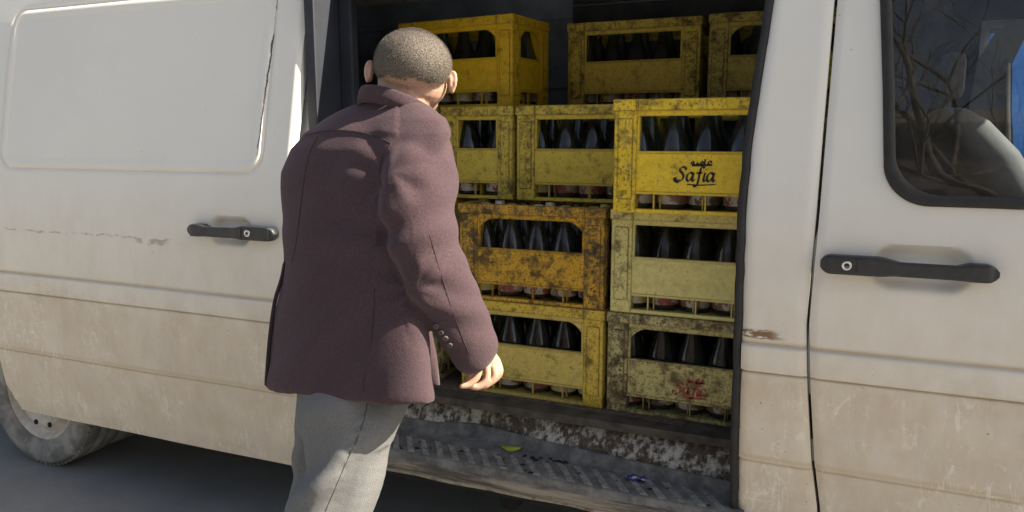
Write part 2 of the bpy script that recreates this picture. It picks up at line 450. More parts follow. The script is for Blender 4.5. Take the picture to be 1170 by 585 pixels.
# dark rubber door seal down the front edge of the opening
m = MB()
def seal_pts(dx): return [(o_right(z)+dx, YB+prof(z)+.024, z) for z in np.arange(.33, 2.02, .04)]
pts = seal_pts(-.011); pts = [(x+random.uniform(-.0018, .0018), y, z) for x, y, z in pts]
m.tube(pts, .0125, 10)
vpart(m, 'door_seal', RUBBER)
# jamb and inner trim behind that seal
m = MB()
for z0, z1 in zip(np.arange(.30, 2.0, .1), np.arange(.40, 2.1, .1)):
    xa, xb = o_right(z0), o_right(z1); ya, yb = YB+prof(z0), YB+prof(z1)
    m.add([(xa-.012, ya+.03, z0), (xa-.012, ya+.24, z0), (xb-.012, yb+.24, z1), (xb-.012, yb+.03, z1),
           (xa+.10, ya+.03, z0), (xa+.10, ya+.24, z0), (xb+.10, yb+.24, z1), (xb+.10, yb+.03, z1)],
          [(0, 1, 2, 3), (4, 7, 6, 5), (1, 5, 6, 2), (0, 3, 7, 4)])
vpart(m, 'pillar_trim', INNER)

# front door with its window opening
wx = lambda z: float(np.interp(z, [1.325, 1.425, 1.62, 1.85, 2.05], [.098, .100, .086, .066, .045]))
def win_poly(inset):
    """outline of the window aperture (x, z), inset inwards"""
    x1, zt = 1.02 - inset, 2.03 - inset; zb = 1.327 + inset; r = .11; pts = []
    for k in range(13):                                         # bottom-left corner
        a = math.pi + (math.pi/2)*k/12; cz = zb + r; cx = wx(cz) + inset + r
        pts.append((cx + r*math.cos(a), cz + r*math.sin(a)))
    for x in np.linspace(.35, x1-.12, 14): pts.append((x, zb + (.35-x)*.012))
    zb2 = zb - .008
    for k in range(9):
        a = -math.pi/2 + (math.pi/2)*k/8; pts.append((x1-.1 + .1*math.cos(a), zb2+.1 + .1*math.sin(a)))
    for z in np.linspace(1.55, zt-.35, 5): pts.append((x1, z))
    for k in range(9):
        a = (math.pi/2)*k/8; pts.append((x1-.3 + .3*math.cos(a), zt-.3 + .3*math.sin(a)))
    for x in np.linspace(x1-.4, wx(zt)+inset+.12, 8): pts.append((x, zt))
    for k in range(9):
        a = math.pi/2 + (math.pi/2)*k/8; cx = wx(zt-.08)+inset+.08; pts.append((cx + .08*math.cos(a), zt-.08 + .08*math.sin(a)))
    for z in np.linspace(zt-.13, zb+r+.02, 14): pts.append((wx(z)+inset, z))
    return pts
def inside(poly):
    P = np.array(poly)
    def f(x, z):
        c = False; n = len(P); j = n-1
        for i in range(n):
            if (P[i][1] > z) != (P[j][1] > z) and x < (P[j][0]-P[i][0])*(z-P[i][1])/(P[j][1]-P[i][1]) + P[i][0]: c = not c
            j = i
        return c
    return f
def fdoor_y(x, z):
    o = prof(z) + moulding(z); xs = seam(z)
    o += .010*sstep(xs+.028, xs+.003, x)**2
    s = rrect(x, z, .085, .315, 1.112, 1.226, .05)
    o += .030*sstep(.003, -.026, s)
    o += .003*math.sin(x*3.7+2)*math.sin(z*4.1)
    return YB + o
m = MB(); panel(m, lambda z: seam(z)+.004, lambda z: 1.10, .31, 2.12, fdoor_y, 150, .03, hole=inside(win_poly(.014)), dz=.0085)
fdoor = smooth_by_angle(vpart(m, 'front_door', PAINT), 40)
handle(-.036, .366, 1.172, 2.149, False, fdoor)
# window rubber
m = MB(); A = win_poly(-.001); B_ = win_poly(.006); D_ = win_poly(.022); E_ = win_poly(.0275); n = len(A); vs = []
for ring, off in ((A, .004), (B_, -.004), (D_, -.003), (E_, .009)):
    vs += [(x, YB + prof(z) + off, z) for x, z in ring]
m.add(vs, [(r*n+i, r*n+(i+1) % n, (r+1)*n+(i+1) % n, (r+1)*n+i) for r in range(3) for i in range(n)], 0, True)
vpart(m, 'window_seal', RUBBER, fdoor)
m = MB(); G_ = win_poly(.023)
# glass as a thin curved sheet: strips between matching heights
ins = inside(G_)
zs = np.linspace(1.35, 2.0, 34); rows = []
for z in zs:
    xs_ = [x for x in np.linspace(.03, 1.02, 400) if ins(x, z)]
    if xs_: rows.append((min(xs_), max(xs_), z))
vs = []
for a, b, z in rows: vs += [(a + (b-a)*i/10, YB+prof(z)+.008, z) for i in range(11)]
m.add(vs, [(j*11+i, j*11+i+1, (j+1)*11+i+1, (j+1)*11+i) for j in range(len(rows)-1) for i in range(10)], 0, True)
GLASS = glass_mat('window glass', (.66, .70, .72), .06, .0, .95)
vpart(m, 'window_pane', GLASS, fdoor)

# rear body side behind the slid door, header over the opening, nose, far side, roof
m = MB()
rear_l = lambda z: -4.35
arch = lambda x, z: math.hypot(x+3.3, z-.34) < .42
panel(m, rear_l, lambda z: -1.715, .36, 2.0, lambda x, z: YB+prof(z)+.006, 90, .03, hole=arch, dz=.04)
panel(m, rear_l, lambda z: 1.10, 2.0, 2.42, lambda x, z: YB+prof(z), 60, .03, dz=.05, hole=lambda x, z: False)
vpart(m, 'body_side', PAINT)
far_y = lambda z: 4.12 - prof(z)
m = MB()
farhole = lambda x, z: .555 < x < 1.02 and 1.36 < z < 1.95
panel(m, rear_l, lambda z: 1.10, .33, 2.42, lambda x, z: far_y(z)-.03, 140, .03, hole=farhole, dz=.035)
vpart(m, 'far_side', PAINT)
m = MB(); m.box((-4.35, YB+.43, 2.405), (1.10, 4.12-.43, 2.435)); m.box((-4.36, YB+.10, .4), (-4.33, 4.02, 2.42)); vpart(m, 'roof', PAINT)
m = MB()
nose = [(1.10, .35), (1.10, 2.42), (1.25, 2.38), (1.95, 1.42), (2.45, 1.12), (2.62, .95), (2.66, .45), (2.60, .30)]
m2 = [(1.10, .33), (1.10, 1.30), (1.98, 1.30), (2.45, 1.10), (2.62, .93), (2.66, .45), (2.60, .30)]
m.prism(m2, YB+.02, 4.10); vpart(m, 'bonnet', PAINT)
m = MB(); m.add([(1.10, YB+.34, 2.40), (1.10, 3.78, 2.40), (1.97, 4.0, 1.31), (1.97, YB+.10, 1.31)], [(0, 1, 2, 3)])
m.add([(1.10, YB+.20, 2.05), (1.10, YB+.05, 1.31), (1.93, YB+.10, 1.31)], [(0, 1, 2)])
m.add([(1.10, 3.92, 2.05), (1.10, 4.07, 1.31), (1.93, 4.0, 1.31)], [(0, 1, 2)])
vpart(m, 'windscreen', GLASS)

# --- cargo bay lining, floor, riser, tread, sill
m = MB()
m.box((-4.30, 3.86, .55), (-.12, 3.90, 2.36))                       # far wall lining
for z in (.95, 1.35, 1.75, 2.1): m.box((-4.30, 3.845, z), (-.12, 3.86, z+.03))
m.box((-4.32, 2.36, .55), (-4.29, 3.86, 2.36))                      # rear
m.box((-4.30, 2.42, 2.30), (-.12, 3.86, 2.33))                      # ceiling lining
for x in (-3.6, -2.9, -2.2, -1.5, -.8): m.box((x, 2.42, 2.26), (x+.05, 3.86, 2.30))
vpart(m, 'cargo_lining', NAVY)
m = MB(); 
for z in np.arange(1.62, 2.2, .135): m.box((-1.3, 3.80, z), (-.13, 3.815, z+.125), 0, .003)
vpart(m, 'lining_board', simple('dark board', (.080, .085, .100), .7, .3, 9))
m = MB(); m.box((-.12, 2.40, .555), (-.09, 3.86, 2.33)); m.box((-.235, 2.44, 1.25), (-.12, 2.47, 2.3)); vpart(m, 'bulkhead', NAVY)
# rear pillar of the opening with its channel and lining
m = MB()
m.box((-1.79, 2.30, .42), (-1.72, 2.38, 2.3)); m.box((-4.3, 2.38, .55), (-1.73, 2.40, 2.3)); m.box((-1.715, 2.19, .44), (-1.675, 2.36, 2.25), 0, .006)
m.box((-1.675, 2.33, .44), (-1.62, 2.37, 2.25), 0, .006)
vpart(m, 'rear_pillar', simple('blue grey pillar', (.013, .017, .028), .6, .25, 8))
m = MB(); m.tube([(-1.70, YB+prof(z)+.05, z) for z in np.arange(.42, 2.0, .05)], .014, 8); vpart(m, 'door_seal', RUBBER)
m = MB(); m.box((-4.3, 2.37, .525), (-.12, 3.86, .553)); 
rp = [(-1.70, 2.350), (-1.45, 2.352), (-1.32, 2.356), (-1.25, 2.385), (-1.19, 2.405), (-1.08, 2.385), (-.95, 2.36), (-.66, 2.322), (-.25, 2.28), (-.20, 2.275)]
vpart(m, 'cargo_floor', FLOORM)
def rpy(x): return float(np.interp(x, [p[0] for p in rp], [p[1] for p in rp]))
m = MB(); xs = np.linspace(-1.70, -.20, 76); vs = []
zprof = [(.415, .0), (.44, .012), (.50, .5), (.535, .86), (.548, .96), (.5535, 1.0), (.554, 2.0)]
for x in xs:
    groove = .010*math.exp(-((x+1.13)/.025)**2) + .008*math.exp(-((x+.50)/.03)**2)
    for z, d in zprof: vs.append((x, rpy(x) + d*(2.447 - rpy(x) + .012*math.sin(x*4.2)) + (groove if z < .54 else 0) + .003*math.sin(x*17), z - .004*sstep(-.5, -.2, x)))
k = len(zprof); m.add(vs, [(i*k+j, (i+1)*k+j, (i+1)*k+j+1, i*k+j+1) for i in range(len(xs)-1) for j in range(k-1)], 0, True)
vpart(m, 'step_riser', RISER)
ZT = .418
m = MB(); vs = []
for x in xs:                                                        # mat with a turned-up back lip
    y1 = rpy(x)
    for y, z in ((2.150, ZT-.03), (2.151, ZT-.004), (2.155, ZT), (2.20, ZT), (y1-.035, ZT), (y1-.018, ZT+.004), (y1-.009, ZT+.02), (y1-.006, ZT+.036), (y1+.004, ZT+.038)):
        vs.append((x, y, z))
k = 9; m.add(vs, [(i*k+j, (i+1)*k+j, (i+1)*k+j+1, i*k+j+1) for i in range(len(xs)-1) for j in range(k-1)], 0, True)
vpart(m, 'step_tread', TREAD)
m = MB()
x = -1.62
while x < -.24:                                                      # slanted raised ribs
    h = ZT + .003; y0, y1 = 2.164, 2.275 + random.uniform(-.006, .006)
    ln = [(x, y0), (x+.029, y0), (x-.075+.029, y1), (x-.075, y1)]
    if x-.075 > -1.69:
        m.add([(a, b, ZT-.002) for a, b in ln] + [(a+.003*(1 if i in (0, 3) else -1), b+(.003 if i < 2 else -.003), h) for i, (a, b) in enumerate(ln)],
              [(4, 5, 6, 7), (0, 1, 5, 4), (1, 2, 6, 5), (2, 3, 7, 6), (3, 0, 4, 7)])
    x += .0585
vpart(m, 'tread_rib', RIB)
m = MB(); zz = [(2.185, ZT-.022), (2.150, ZT-.026), (2.143, ZT-.034), (2.152, .345), (2.160, .333), (2.20, .328)]
xs2 = np.linspace(-1.70, -.20, 60); vs = []
for x in xs2:
    for j, (y, z) in enumerate(zz): vs.append((x, y + .002*math.sin(x*11+j) + random.uniform(-.0007, .0007), z + .0015*math.sin(x*23)))
k = len(zz); m.add(vs, [(i*k+j, (i+1)*k+j, (i+1)*k+j+1, i*k+j+1) for i in range(len(xs2)-1) for j in range(k-1)], 0, True)
vpart(m, 'door_sill', SILL)
m = MB(); m.box((-4.25, 2.76, .22), (2.3, 3.8, .34)); m.box((-1.72, 2.20, .30), (-.19, 2.46, .36)); m.box((-2.7, 2.25, .36), (-1.72, 2.45, .5))
for x in (-1.0, .2): m.tube([(x, 2.3, .24), (x, 3.9, .24)], .04)
vpart(m, 'underbody', DARK)

# --- cab interior seen through the front window
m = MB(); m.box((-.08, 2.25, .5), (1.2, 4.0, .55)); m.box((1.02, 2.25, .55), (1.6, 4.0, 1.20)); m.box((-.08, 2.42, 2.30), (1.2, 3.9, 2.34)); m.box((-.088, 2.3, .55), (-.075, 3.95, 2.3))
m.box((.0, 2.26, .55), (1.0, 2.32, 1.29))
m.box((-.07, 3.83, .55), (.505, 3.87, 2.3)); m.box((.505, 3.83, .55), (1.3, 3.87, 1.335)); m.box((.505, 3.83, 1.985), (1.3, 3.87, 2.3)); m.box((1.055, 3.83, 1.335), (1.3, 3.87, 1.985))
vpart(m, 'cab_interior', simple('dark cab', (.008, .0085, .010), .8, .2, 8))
m = MB()                                                             # far door inner frame around its window
fo = [(.50, 1.33), (.48, 1.60), (.50, 1.82), (.56, 1.94), (.68, 1.985), (1.04, 1.99), (1.06, 1.33)]
fi = [(.665, 1.40), (.640, 1.60), (.625, 1.80), (.655, 1.89), (.72, 1.925), (1.00, 1.93), (1.01, 1.40)]
n = 7; vs = [(x, 3.80, z) for x, z in fo] + [(x, 3.80, z) for x, z in fi] + [(x, 3.90, z) for x, z in fi]
m.add(vs, [(i, (i+1) % n, n+(i+1) % n, n+i) for i in range(n)] + [(n+i, n+(i+1) % n, 2*n+(i+1) % n, 2*n+i) for i in range(n)], 0)
m.tube([(.645, 3.785, 1.38), (.622, 3.785, 1.60), (.605, 3.785, 1.80)], .010, 8, 1)
vpart(m, 'door_frame', [INNER, simple('pale trim', (.45, .45, .44), .5, .1, 20)])
m = MB(); m.add([(.55, 3.97, 1.36), (1.02, 3.97, 1.36), (1.02, 3.93, 1.96), (.55, 3.93, 1.96)], [(0, 1, 2, 3)]); vpart(m, 'window_pane', GLASS)
# passenger seat
def loft_box(m, rings, mi=0):
    vs = [p for r_ in rings for p in r_]; n = len(rings[0])
    m.add(vs, [(i*n+j, i*n+(j+1) % n, (i+1)*n+(j+1) % n, (i+1)*n+j) for i in range(len(rings)-1) for j in range(n)] + [tuple(range(n)), tuple((len(rings)-1)*n+j for j in range(n))], mi, True)
m = MB(); rings = []
for t, (x, z) in enumerate([(.60, .98), (.57, 1.15), (.50, 1.30), (.42, 1.44), (.35, 1.53), (.30, 1.575), (.27, 1.585)]):
    w = [.22, .23, .235, .23, .21, .17, .11][t]; th = [.09, .08, .075, .07, .06, .045, .02][t]
    rings.append([(x + th*math.copysign(abs(math.cos(a))**.6, math.cos(a)), 2.86 + w*math.copysign(abs(math.sin(a))**.6, math.sin(a)), z + .3*th*math.cos(a)) for a in np.linspace(0, 2*math.pi, 20, endpoint=False)])
loft_box(m, rings)
seat = vpart(m, 'seat_back', simple('pale seat cover', (.15, .158, .168), .85, .12, 14))
m = MB(); m.box((.52, 2.62, .80), (1.0, 3.1, .99), 0, .04); vpart(m, 'seat_cushion', simple('dark seat cloth', (.05, .05, .055), .9, .2, 30))
m = MB(); m.box((.255, 2.74, 1.615), (.335, 2.98, 1.76), 0, .03); m.tube([(.30, 2.80, 1.54), (.295, 2.80, 1.64)], .007); m.tube([(.30, 2.92, 1.54), (.295, 2.92, 1.64)], .007)
vpart(m, 'headrest', simple('brown headrest', (.075, .066, .06), .85, .2, 30))

# --- wheels
def wheel(x, yo, dual):
    m = MB(); r0 = .205
    rimp = [(.0, .030), (.052, .028), (.058, .020), (.064, .034), (.095, .040), (.115, .030), (.135, .012), (.160, .010), (.180, .030), (.192, .034), (.196, .016), (.207, .010), (.212, .0), (.218, .004), (.218, .10), (.20, .2)]
    m.lathe([(r, z*1.0) for r, z in rimp], 48, (x, yo, .34), 0, 'y')
    for k in range(10):                                              # hand holes and nuts
        a = 2*math.pi*k/10; m.lathe([(.0, -.003), (.012, -.003), (.013, .004)], 10, (x+.150*math.cos(a), yo+.009, .34+.150*math.sin(a)), 1, 'y')
    for k in range(6):
        a = 2*math.pi*k/6+.2; m.lathe([(.0, -.016), (.009, -.014), (.010, .01)], 6, (x+.083*math.cos(a), yo+.036, .34+.083*math.sin(a)), 0, 'y', False)
    w = vpart(m, 'wheel', [RIM, DARK])
    m = MB()
    tp = [(.214, .03), (.216, .002), (.226, -.006), (.235, -.004), (.262, -.016), (.290, -.019), (.312, -.012), (.318, -.013), (.326, -.004), (.334, .010), (.339, .025), (.340, .06), (.335, .063), (.335, .070), (.340, .073), (.340, .115), (.335, .118), (.335, .126), (.340, .129), (.340, .17), (.334, .19), (.31, .205), (.25, .205), (.215, .19)]
    m.lathe(tp, 96, (x, yo, .34), 0, 'y')
    for k in range(72):
        a = 2*math.pi*k/72; c, s_ = math.cos(a), math.sin(a); t = Vector((-s_, 0, c)); rd = Vector((c, 0, s_)); ctr = Vector((x, yo+.012, .34)) + rd*.329
        m.add([ctr + t*u*.006 + rd*v*.011 + Vector((0, w_, 0)) for u in (-1, 1) for v in (-1, 1) for w_ in (-.010, .02)],
              [(0, 1, 3, 2), (4, 6, 7, 5), (0, 4, 5, 1), (2, 3, 7, 6), (0, 2, 6, 4), (1, 5, 7, 3)])
    vpart(m, 'tyre', TYRE, w)
    if dual:
        m = MB(); m.lathe([(r, z+.225) for r, z in tp], 96, (x, yo, .34), 0, 'y'); vpart(m, 'tyre', TYRE, w)
wheel(-3.3, 2.205, True); wheel(1.75, 2.205, False); 
m = MB(); m.box((-3.85, 2.70, .30), (-2.75, 2.74, 1.0)); vpart(m, 'wheel_arch', DARK)
wheel(-3.3, 3.80, False); wheel(1.75, 3.80, False)

# ------------------------------------------------------------------ crates and bottles
CW, CD, CH = .552, .300, .3525
def crate_meshes(arch):
    """post, rim, long panel, short panel, base; local origin at base centre"""
    hx, hy = CW/2, CD/2; pw, pd = .073, .062; out = {}
    m = MB()
    m.box((0, 0, .0), (pw, pd, CH-.034), 0, .004)
    m.box((.014, -.003, .045), (pw-.014, .01, CH-.06), 0, .003)
    m.box((-.003, .014, .045), (.01, pd-.014, CH-.06), 0, .003)
    out['post'] = m
    m = MB(); z0, z1 = CH-.035, CH
    e = .004
    m.box((-hx-e, -hy-e, z0), (hx+e, -hy+.022, z1), 0, .003); m.box((-hx-e, hy-.022, z0), (hx+e, hy+e, z1), 0, .003)
    m.box((-hx-e, -hy+.021, z0), (-hx+.022, hy-.021, z1), 0, .003); m.box((hx-.022, -hy+.021, z0), (hx+e, hy-.021, z1), 0, .003)
    for sx in (-1, 1):                                               # stacking ribs on the rim
        for sy in (-1, 1): m.box((sx*(hx-pw)-.002, sy*(hy+.0045)-.003, z0-.001), (sx*(hx-pw)+.002, sy*(hy+.0045)+.003, z1+.001))
    out['rim'] = m
    def panel_(L):
        m = MB(); h = L/2
        m.box((-h, 0, .066), (h, .010, .190), 0, .002)                   # solid panel
        m.box((-h, -.002, .060), (h, .012, .068), 0, .002)               # lip under it
        m.box((-h, -.001, .0), (h, .012, .014), 0, .002)                 # bottom rail
        m.box((-h, .001, CH-.052), (h, .009, CH-.0345))                  # strip under the rim
        m.box((-h, -.002, .188), (h, .012, .194), 0, .0015)              # sill of the window
        nb = 3 if L > .3 else 1
        for i in range(nb):
            bx = -h + L*(i+.5)/nb + (.012 if i % 2 else -.01); m.box((bx-.0025, .001, .013), (bx+.0025, .010, .061))
        if arch:
            r = .075
            for s_ in (-1, 1):
                pts = [(s_*h, CH-.05), (s_*(h-r), CH-.05)]
                for k in range(1, 9):
                    a = (math.pi/2)*k/8; pts.append((s_*(h-r+r*math.sin(a)), CH-.05-r+r*math.cos(a)))
                m.prism(pts if s_ < 0 else pts[::-1], .0015, .0095)
        m.box((-h, .0005, .19), (-h+.010, .0095, CH-.05)); m.box((h-.010, .0005, .19), (h, .0095, CH-.05))
        return m
    out['long'] = panel_(CW-2*pw+.004); out['short'] = panel_(CD-2*pd+.004)
    m = MB(); m.box((-hx+.01, -hy+.012, .004), (hx-.01, hy-.012, .010))
    for i in range(1, 4): m.box((-hx+.012+i*(CW-.024)/4-.002, -hy+.03, .01), (-hx+.012+i*(CW-.024)/4+.002, hy-.03, .055))
    m.box((-hx+.03, -.002, .01), (hx-.03, .002, .055)); out['base'] = m
    return {k: v.mesh('crate_' + k) for k, v in out.items()}
CM = {True: crate_meshes(True), False: crate_meshes(False)}
PLACE = [('corner_post', 'post', (-1, -1)), ('corner_post', 'post', (1, -1)), ('corner_post', 'post', (1, 1)), ('corner_post', 'post', (-1, 1))]
KG = {}
def crate(loc, rz, mat, arch, label, group='stacked yellow bottle crates'):
    root = empty('bottle_crate', loc, rz); tag(root, label, 'crate', group); hx, hy = CW/2, CD/2; meshes = CM[arch]
    def part(name, key, xf, m_=mat):
        me = meshes[key]
        if not me.materials: me.materials.append(None)
        o = bpy.data.objects.new(name, me); C.objects.link(o); o.parent = root
        o.matrix_parent_inverse = Matrix.Identity(4); o.matrix_basis = xf
        o.material_slots[0].link = 'OBJECT'; o.material_slots[0].material = m_
        return o
    for sx, sy in ((-1, -1), (1, -1), (1, 1), (-1, 1)):
        part('corner_post', 'post', Matrix.Translation((sx*hx, sy*hy, 0)) @ Matrix.Diagonal((-sx, -sy, 1, 1)), KG.get(mat.name, mat))
    part('top_rim', 'rim', Matrix.Identity(4), KG.get(mat.name, mat)); part('base', 'base', Matrix.Identity(4))
    fp = part('side_panel', 'long', Matrix.Translation((0, -hy+.004, 0)))
    part('side_panel', 'long', Matrix.Translation((0, hy-.004, 0)) @ Matrix.Rotation(math.pi, 4, 'Z'))
    part('end_panel', 'short', Matrix.Translation((hx-.004, 0, 0)) @ Matrix.Rotation(math.pi/2, 4, 'Z'))
    part('end_panel', 'short', Matrix.Translation((-hx+.004, 0, 0)) @ Matrix.Rotation(-math.pi/2, 4, 'Z'))
    return root, fp
K = {}
K['amber'] = crate_mat('amber crate', (.60, .34, .03), .95, .15, (.040, .024, .010))
K['gold'] = crate_mat('gold crate', (.56, .43, .11), .62, .75)
K['lemon'] = crate_mat('lemon crate', (.62, .56, .22), .42, .25)
K['pale'] = crate_mat('grimy pale crate', (.50, .44, .18), .95, .45)
K['bright'] = crate_mat('bright yellow crate', (.74, .52, .04), .55, .35)
K['olive'] = crate_mat('dull yellow crate', (.60, .46, .07), .65, .25)
K['mustard'] = crate_mat('mustard crate', (.70, .46, .03), .42, .15)
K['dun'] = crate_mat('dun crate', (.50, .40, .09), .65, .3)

for nm_, args in (('amber', ('amber grime', (.58, .32, .03), 1.12, .2)), ('gold', ('gold grime', (.60, .42, .055), .80, .45)), ('lemon', ('lemon grime', (.62, .56, .22), .75, .3)), ('pale', ('pale grime', (.48, .43, .20), 1.15, .5)),
                  ('bright', ('bright grime', (.74, .52, .04), .85, .35)), ('olive', ('olive grime', (.58, .45, .07), .88, .3)), ('mustard', ('mustard grime', (.68, .45, .03), .65, .2)), ('dun', ('dun grime', (.48, .39, .09), .9, .3))):
    KG[K[nm_].name] = crate_mat(*args)
BG = [glass_mat('bottle glass a', (.30, .38, .28), .12, .16), glass_mat('bottle glass b', (.16, .24, .12), .09, .14), glass_mat('bottle glass c', (.34, .42, .42), .12, .16)]
CAPM = [simple('pale cap', (.52, .52, .40), .5, .15, 60), simple('yellow cap', (.48, .46, .16), .5, .2, 60), simple('white cap', (.62, .64, .66), .4, .1, 60)]
def label_mat(name, a, b):
    t = NT(name); c = t.coord(); n = t.noise(c, 26, 4, .7)
    return t.set(t.mix(t.ramp(n, .5, .53), a, b), .6)
LABM = [label_mat('red and white paper', (.36, .33, .29), (.22, .05, .05)), label_mat('yellow and white paper', (.40, .34, .10), (.44, .42, .36)), label_mat('torn grey paper', (.34, .32, .28), (.08, .06, .05)), label_mat('red brown paper', (.15, .08, .06), (.36, .33, .28))]
m = MB(); bp = [(.0, .002), (.046, .002), (.0505, .008), (.051, .172), (.0465, .198), (.038, .224), (.029, .250), (.0215, .276), (.0175, .298), (.0158, .318), (.0185, .320), (.0185, .330), (.014, .334)]
m.lathe(bp, 18); BOT = m.mesh('bottle'); BOT.materials.append(None)
m = MB(); m.lathe([(.0, .338), (.017, .3375), (.0195, .334), (.0198, .324)], 14); CAP = m.mesh('cap'); CAP.materials.append(None)
m = MB(); a = np.linspace(-2.4, 2.4, 16); m.add([(.0517*math.sin(t), -.0517*math.cos(t), z) for t in a for z in (.018, .062)], [(2*i, 2*i+2, 2*i+3, 2*i+1) for i in range(15)], 0, True); LAB = m.mesh('paper_label'); LAB.materials.append(None)
ORD = ['first', 'second', 'third', 'fourth', 'fifth']
def bottles(root, where, rows=(0, 1), cols=(0, 1, 2, 3, 4), ends=False, caps=(1, 1, 1, 1), light=.4):
    r3 = root.rotation_euler.z; M = Matrix.Translation(root.location) @ Matrix.Rotation(r3, 4, 'Z')
    for rr in rows:
        for c in cols:
            lp = Vector((-CW/2 + .012 + (CW-.024)*(c+.5)/5 + random.uniform(-.002, .002), (-.066 if rr == 0 else .066) + random.uniform(-.003, .003), .0105))
            b = bpy.data.objects.new('bottle', BOT); C.objects.link(b); b.location = M @ lp; b.rotation_euler = (0, 0, r3 + random.uniform(-.9, .9))
            b.material_slots[0].link = 'OBJECT'; b.material_slots[0].material = random.choices(BG, (3, 3, 2))[0]
            tag(b, ('%s %s-row bottle from the left in the %s' % (ORD[c], 'front' if rr == 0 else 'back', where)), 'bottle', 'empty glass bottles standing in the crates')
            for nm, me, mats in (('cap', CAP, CAPM), ('paper_label', LAB, LABM)):
                if nm == 'cap' and random.random() > .8: continue
                o = bpy.data.objects.new(nm, me); C.objects.link(o); o.parent = b
                o.material_slots[0].link = 'OBJECT'; o.material_slots[0].material = random.choice(mats)

Z0 = .5545; Zr = [Z0, Z0+.3535, Z0+.707, Z0+1.0605]
def cx(l): return l + CW/2
LY = 2.475 + CD/2
specs = [
 # left edge x, front y, row, rz, material, arched, label, bottle phrase
 (-1.273, 2.475, 0, 0, 'gold', True, 'worn gold crate standing on the van floor beside the man\'s hand', 'worn gold crate beside the hand'),
 (-.706, 2.475, 0, 0, 'pale', True, 'grimy pale crate with faded red lettering at the foot of the right stack', 'grimy pale crate with faded red lettering'),
 (-1.275, 2.475, 1, 0, 'amber', True, 'heavily stained amber crate on top of the worn gold crate', 'heavily stained amber crate'),
 (-.700, 2.475, 1, 0, 'lemon', False, 'clean lemon yellow crate without lettering, third down in the right stack', 'clean lemon yellow crate'),
 (-.662, 2.350, 2, 0, 'bright', False, 'bright yellow crate with black Safia lettering, jutting out of the right stack', 'bright yellow lettered crate'),
 (-1.128, 2.665, 2, 0, 'olive', False, 'dull yellow crate set back to the left of the lettered bright crate', 'dull yellow crate left of the lettered one'),
]
CR = {}
for i, (xl, yf, row, rz, k, ar, lab, bl) in enumerate(specs):
    root, fp = crate((cx(xl), yf + CD/2, Zr[row]), rz, K[k], ar, lab); CR[i] = (root, fp)
    bottles(root, bl)
# short end towards the door, behind the man's collar
root, fp = crate((-1.445 + CD/2, 2.665 + CW/2, Zr[2]), R(90), K['olive'], False, 'dull crate with its short end to the door, beside the man\'s shoulder'); bottles(root, 'short-ended crate beside the shoulder')
# top row
root, fp = crate((0, 0, 0), 0, K['mustard'], True, 'mustard crate turned at an angle, high up behind the man\'s head')
ang = R(-7); corner = Vector((-1.195, 2.785, Zr[3])); off = Matrix.Rotation(ang, 3, 'Z') @ Vector((CW/2, -CD/2, 0))
root.location = corner - off; root.rotation_euler.z = ang; bottles(root, 'angled mustard crate')
root, fp = crate((cx(-1.09), 3.13 + CD/2, Zr[3]), 0, K['olive'], False, 'dim crate with square window, middle of the top row'); bottles(root, 'top middle crate')
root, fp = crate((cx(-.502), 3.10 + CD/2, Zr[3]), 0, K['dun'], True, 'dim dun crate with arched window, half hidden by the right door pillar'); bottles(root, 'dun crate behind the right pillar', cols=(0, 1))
# stacks further left, mostly behind the man
root, fp = crate((cx(-1.945), LY, Zr[0]), 0, K['pale'], True, 'grimy crate on the van floor half hidden behind the man\'s coat'); bottles(root, 'floor crate behind the coat', cols=(4,))
root, fp = crate((cx(-1.945), LY, Zr[1]), 0, K['gold'], True, 'crate behind the man\'s elbow, second up in the left stack')
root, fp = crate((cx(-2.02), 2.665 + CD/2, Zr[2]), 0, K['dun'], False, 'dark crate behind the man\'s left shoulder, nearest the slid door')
# second file of crates behind, carrying the set-back upper rows
for (xl, row) in ((-1.275, 0), (-.70, 0), (-1.275, 1), (-.70, 1), (-1.945, 0), (-1.945, 1)):
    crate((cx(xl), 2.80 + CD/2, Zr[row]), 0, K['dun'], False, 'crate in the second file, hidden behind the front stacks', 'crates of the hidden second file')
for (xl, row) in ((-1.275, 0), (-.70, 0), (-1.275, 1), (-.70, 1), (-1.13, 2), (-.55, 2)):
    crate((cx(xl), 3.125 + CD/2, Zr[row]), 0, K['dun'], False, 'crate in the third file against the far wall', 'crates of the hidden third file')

# --- lettering drawn with a broad pen
INKB = simple('black ink', (.012, .012, .014), .7, .3, 60)
def ink_red():
    t = NT('faded red ink'); c = t.coord(); n = t.noise(c, 30, 6, .7); out = t.n['Material Output']
    t.set((.33, .07, .05), .8); tr = t.n.new('ShaderNodeBsdfTransparent'); mx = t.n.new('ShaderNodeMixShader')
    t.l(t.ramp(n, .40, .54), mx.inputs[0]); t.l(tr.outputs[0], mx.inputs[1]); t.l(t.p.outputs[0], mx.inputs[2]); t.l(mx.outputs[0], out.inputs[0]); return t.m
def spline(p, k=6):
    P = [np.array(q, float) for q in p]; P = [2*P[0]-P[1]] + P + [2*P[-1]-P[-2]]; out = []
    for i in range(1, len(P)-2):
        for t in np.linspace(0, 1, k, endpoint=False):
            a, b, c, d = P[i-1], P[i], P[i+1], P[i+2]
            out.append(.5*((2*b) + (-a+c)*t + (2*a-5*b+4*c-d)*t*t + (-a+3*b-3*c+d)*t**3))
    out.append(P[-2]); return out
